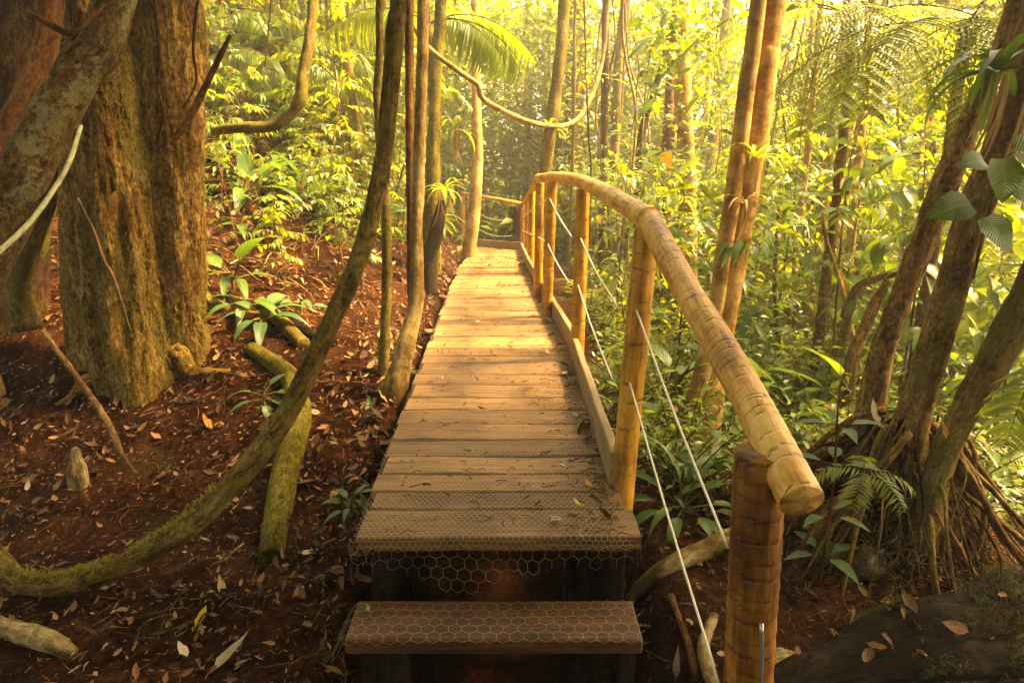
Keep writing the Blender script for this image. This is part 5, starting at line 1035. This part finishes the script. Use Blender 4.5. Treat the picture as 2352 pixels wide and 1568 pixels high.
# ================================================================== LEAF LITTER
def litter(n, x0, x1, y0, y1, pw, mats, s0, s1, cond, name):
    x = rng.uniform(x0, x1, n); y = y0 + (y1-y0)*rng.uniform(0, 1, n)**pw; k = cond(x, y); x, y = x[k], y[k]; z = ground(x, y)
    e = .05; nx = (ground(x+e, y)-ground(x-e, y))/(2*e); ny = (ground(x, y+e)-ground(x, y-e))/(2*e); nr = np.stack([-nx, -ny, 1+0*nx], 1); m = len(x); g = Geo(); mi = rng.integers(0, 4, m)
    a = rng.uniform(0, 6.28, m); d = np.stack([np.cos(a), np.sin(a), np.cos(a)*nx + np.sin(a)*ny], 1); up = nr + rng.normal(0, .33, (m, 3)); p = np.stack([x, y, z + rng.uniform(.002, .022, m)], 1)
    for q in range(4):
        w = mi == q; place(g, L_DRY[q], p[w], d[w] + [0, 0, .05], up[w], (s0 + (s1-s0)*rng.uniform(0, 1, m)**1.8)[w], 0)
    return tag(g.build(name, [M[mats]]), kind='stuff')
offdeck = lambda x, y: (np.abs(x - deckc(np.clip(y, 2, 14))) > .52) | (y < 2.0)
tint = lambda x, y: fbm(x*1.6, y*1.6, 1.0)
litter(9000, -6.5, -.4, 3.4, 13, 1.1, 'dry', .028, .105, lambda x, y: offdeck(x, y) & (tint(x, y) > -.3), 'leaf_litter')
litter(2400, -3.6, -.4, 1.2, 4.2, 1.0, 'dry', .015, .07, lambda x, y: offdeck(x, y) & (tint(x, y) > -.12), 'leaf_litter')
litter(3200, .45, 4.5, 1.2, 6.5, 1.0, 'dry', .02, .085, lambda x, y: offdeck(x, y) & (tint(x, y) > -.25), 'leaf_litter')
litter(20000, -4.5, 3.2, 1.2, 6.5, 1.0, 'dry', .010, .045, offdeck, 'leaf_crumbs')
litter(2600, -1.25, -.5, 2.5, 9.5, 1.1, 'dry', .03, .12, lambda x, y: offdeck(x, y) & (x > deckc(y) - .52 - np.abs(rng.normal(0, .28, np.shape(x)))), 'leaf_drift')
g = Geo()
for k in range(4200):                                            # rootlets and twig crumbs
    x = rng.uniform(-4.2, 2.8); y = rng.uniform(1.2, 6.5)
    if abs(x-float(deckc(max(y, 2)))) < .55 and y > 1.7: continue
    a = rng.uniform(0, 6.28); L = rng.uniform(.03, .16); dx, dy = math.cos(a)*L, math.sin(a)*L; z0, z1 = gz(x, y), gz(x+dx, y+dy); r = rng.uniform(.0007, .0024)
    tube(g, [(x, y, z0+.004), (x+dx*.5+rng.normal(0, .015), y+dy*.5+rng.normal(0, .015), (z0+z1)/2+.012), (x+dx, y+dy, z1+.004)], [r, r, r*.6], 4, .03, int(rng.integers(0, 2)), cap=False)
tag(g.build('twig_litter', [M['twig'], M['bark_dark']]), kind='stuff')
def singleleaf(px, L, mat, label, q=0, z=None, rz=0.0, tilt=(0, 0), Y=None):
    o = bentleaf(q, L, mat)
    p = at(*px, Y) if Y else gnd(*px)
    if z is not None: d = ray(*px); p = CAM + d*((z-EYE)/d[2])
    o.location = (p[0], p[1], p[2] + .006); o.rotation_euler = (tilt[0], tilt[1], rz); return tag(o, label, 'fallen leaf')
singleleaf((1321, 1165), .045, 'dry_yel', 'bright yellow leaf lying on the front planks', 0, .012, 1.2)
singleleaf((1350, 1118), .055, 'dry_or', 'orange forked leaf lying beside the kerb end on the planks', 2, .012, .6)
singleleaf((1290, 1076), .04, 'dry_pale', 'crinkled whitish leaf on the planks near the kerb', 2, .012, 2.0)
singleleaf((1216, 1449), .07, 'dry', 'dark brown curled leaf on the wire netted step', 1, -.197, 1.5)
singleleaf((848, 848+88), .12, 'broad_blue', 'round pale green fallen leaf on the slope beside the planks', 2, None, .3, (.6, 0))
singleleaf((846, 1404), .03, 'leaf_b', 'tiny fresh green leaf on the step corner', 2, -.197, .3)
singleleaf((470, 990), .15, 'dry_or', 'large curled tan leaf under the massive old tree', 0, None, 1.3, (.2, .1))
singleleaf((2060, 1375), .2, 'dry_or', 'large orange spotted leaf lying below the root mound', 1, None, 1.9, (.2, .2))
singleleaf((505, 1345), .12, 'dry', 'brown leaf standing on edge beneath the bowed trunk', 1, None, .6, (.5, .4))
singleleaf((470, 1430), .09, 'dry_yel', 'yellow brown leaf on the dark soil below the bowed trunk', 0, None, -.4)
singleleaf((432, 1440), .09, 'dry', 'rusty narrow leaf next to the yellow brown one', 1, None, -.4)
singleleaf((540, 1510), .17, 'dry_pale', 'long split straw coloured leaf on the bare soil', 3, None, -.6, (.1, .2))
singleleaf((30, 1440), .13, 'dry_or', 'shiny orange leaf lying on the pale broken branch', 1, None, 1.2)
singleleaf((630, 1400), .09, 'dry_or', 'red brown leaf standing near the mossy log foot', 1, None, .3, (.8, 0))
singleleaf((758, 1552), .1, 'dry_or', 'striped tan leaf beside the foot of the step', 3, None, 1.4)
singleleaf((2000, 1275), .13, 'dry_pale', 'pale curled leaf hanging from the root mound', 0, None, .3, (1.0, 0))
singleleaf((1985, 960), .14, 'dry_pale', 'pale curled leaf caught high in the root mound', 0, None, 1.3, (.6, .3), 2.8)
singleleaf((2165, 985), .09, 'dry_or', 'pointed reddish leaf stuck on the mossy stem', 1, None, .2, (1.2, 0), 2.72)
singleleaf((1555, 1520), .13, 'dry_pale', 'pale striped leaf standing between the roots by the cable', 3, None, -.3, (.7, 0))
singleleaf((2180, 1430), .2, 'dry_or', 'rust red fern like leaf lying on dark soil past the root mound', 3, None, 1.6, (0, .2))
singleleaf((240, 610-140), .16, 'dry_or', 'large orange leaf caught between the lichened trunk and the massive tree', 0, None, 2.9, (1.2, 0), 3.6)
def husk(px, L, label):
    p = gnd(*px); g = Geo(); place(g, leafproto('strap', 8, .3, .7, -.4), (0, 0, .02), (.35, -.6, -.5), (0, 0, 1), L, 0, rnd=.2); o = g.build('palm_husk', M['dry_pale']); o.location = tuple(p + np.array([0, 0, .25])); return tag(o, label, 'palm husk')
husk((775, 430), .5, 'whitish torn palm husk hanging on the littered slope')
DL = [bentleaf(q % 4, 1.0, ['dry', 'dry', 'dry_pale', 'dry', 'dry'][q]) for q in range(5)]
def scatterleaves(pts, label, group, k0):
    for k, (p, s, rt) in enumerate(pts):
        o = DL[(k+k0) % 5]; key = (k+k0) % 5
        if key in dl_used: o = o.copy(); COL.objects.link(o)
        dl_used.add(key); o.location = tuple(p); o.scale = (s, s, s); o.rotation_euler = rt; tag(o, label, 'fallen leaf', group)
dl_used = set()
pts = []
for k in range(165):
    y = 2.2 + 8.0*rng.uniform(0, 1)**1.1; x0, x1 = float(LB(y))+.05, float(RB(y))-.05; u = rng.uniform(0, 1) if k % 3 else 1-abs(rng.normal(0, .06)); x = x0 + (x1-x0)*u
    pts.append(((x, y, float(deckz(y))+.012), rng.uniform(.02, .06) if k % 9 else .085, (rng.normal(0, .25), rng.normal(0, .25), rng.uniform(0, 6.28))))
scatterleaves(pts, 'small dry leaf lying on the wire netting of the boardwalk', 'dry leaves on the boardwalk', 0)
pts = []
for k in range(58):
    for _ in range(50):
        x, y = (rng.uniform(-2.8, -.6), rng.uniform(1.5, 3.9)) if k % 3 else (rng.uniform(.6, 2.4), rng.uniform(1.5, 3.2))
        if offdeck(x, y): break
    pts.append(((x, y, gz(x, y)+.015), rng.uniform(.03, .08), (rng.normal(0, .35), rng.normal(0, .35), rng.uniform(0, 6.28))))
scatterleaves(pts, 'curled dry leaf lying on the dark forest soil', 'curled dry leaves on the soil', 1)
g = Geo()
for k in range(1700):                                             # needles and stalk crumbs caught in the netting, thickest along the kerb
    y = 2.15 + 9*rng.uniform(0, 1)**1.2; x0, x1 = float(LB(y))+.03, float(RB(y))-.03; x = x0 + (x1-x0)*(rng.uniform(0, 1) if k % 2 else 1-abs(rng.normal(0, .09))); z = float(deckz(y))+.008
    an = rng.uniform(0, 6.28); L = rng.uniform(.01, .06); tube(g, [(x, y, z), (x+math.cos(an)*L*.5, y+math.sin(an)*L*.5, z+.006), (x+math.cos(an+.4)*L, y+math.sin(an+.4)*L, z)], rng.uniform(.0008, .002), 4, .03, int(rng.integers(0, 3)), cap=False)
tag(g.build('deck_crumbs', [M['twig'], M['bark_dark'], M['stump']]), kind='stuff')
# ================================================================== LIGHT, AIR, CAMERA
CFG = dict(sun=3.8, sunang=9.0, az=SUNAZ, el=SUNEL, sky=.11, haze=.006, exp=3.62, wb=(11500, 10))
w = bpy.data.worlds.new('World'); sc.world = w; w.use_nodes = True; nt_ = w.node_tree; nt_.nodes.clear()
sky = nt_.nodes.new('ShaderNodeTexSky'); sky.sky_type = 'NISHITA'; sky.sun_disc = False; sky.sun_elevation = R_(CFG['el']); sky.sun_rotation = R_(CFG['az']); sky.air_density = 1.0; sky.dust_density = 3.0; sky.ozone_density = .8
bg = nt_.nodes.new('ShaderNodeBackground'); bg.inputs['Strength'].default_value = CFG['sky']; ow = nt_.nodes.new('ShaderNodeOutputWorld'); nt_.links.new(sky.outputs[0], bg.inputs[0]); nt_.links.new(bg.outputs[0], ow.inputs[0])
sd = bpy.data.lights.new('sun', 'SUN'); sd.energy = CFG['sun']; sd.angle = R_(CFG['sunang']); sd.color = (1.0, .82, .56); so = bpy.data.objects.new('sun', sd); COL.objects.link(so)
e, a = R_(CFG['el']), R_(CFG['az']); dv = Vector((math.sin(a)*math.cos(e), math.cos(a)*math.cos(e), math.sin(e))); so.rotation_euler = dv.to_track_quat('Z', 'Y').to_euler()
if CFG['haze']:
    g = Geo(); box(g, -74, 73, -69.5, 76, -8, 17, bev=.01); hz = g.build('haze', bpy.data.materials.new('haze air'), smooth=False); hm = hz.data.materials[0]; hm.use_nodes = True; hm.node_tree.nodes.clear()
    pv = hm.node_tree.nodes.new('ShaderNodeVolumePrincipled'); pv.inputs['Color'].default_value = (.98, .93, .80, 1); pv.inputs['Density'].default_value = CFG['haze']; pv.inputs['Anisotropy'].default_value = .45
    hm.node_tree.links.new(pv.outputs[0], hm.node_tree.nodes.new('ShaderNodeOutputMaterial').inputs['Volume']); tag(hz, kind='stuff')
cd = bpy.data.cameras.new('camera'); cd.lens = 24; cd.sensor_width = 36; cd.clip_end = 500; cd.clip_start = .05
cam = bpy.data.objects.new('camera', cd); COL.objects.link(cam); cam.location = (0, 0, EYE); cam.rotation_euler = (pi/2 - PITCH, 0, 0); sc.camera = cam
vs = sc.view_settings; vs.view_transform = 'Standard'; vs.look = 'None'; vs.gamma = 1; vs.exposure = CFG['exp']; vs.use_curve_mapping = False
vs.use_white_balance = True; vs.white_balance_temperature = CFG['wb'][0]; vs.white_balance_tint = CFG['wb'][1]
cy = sc.cycles; cy.use_denoising = True; cy.max_bounces = 6; cy.diffuse_bounces = 2; cy.glossy_bounces = 2; cy.transmission_bounces = 3; cy.volume_bounces = 0; cy.transparent_max_bounces = 4
cy.caustics_reflective = False; cy.caustics_refractive = False; cy.sample_clamp_indirect = 4; cy.use_adaptive_sampling = True; cy.adaptive_threshold = .02
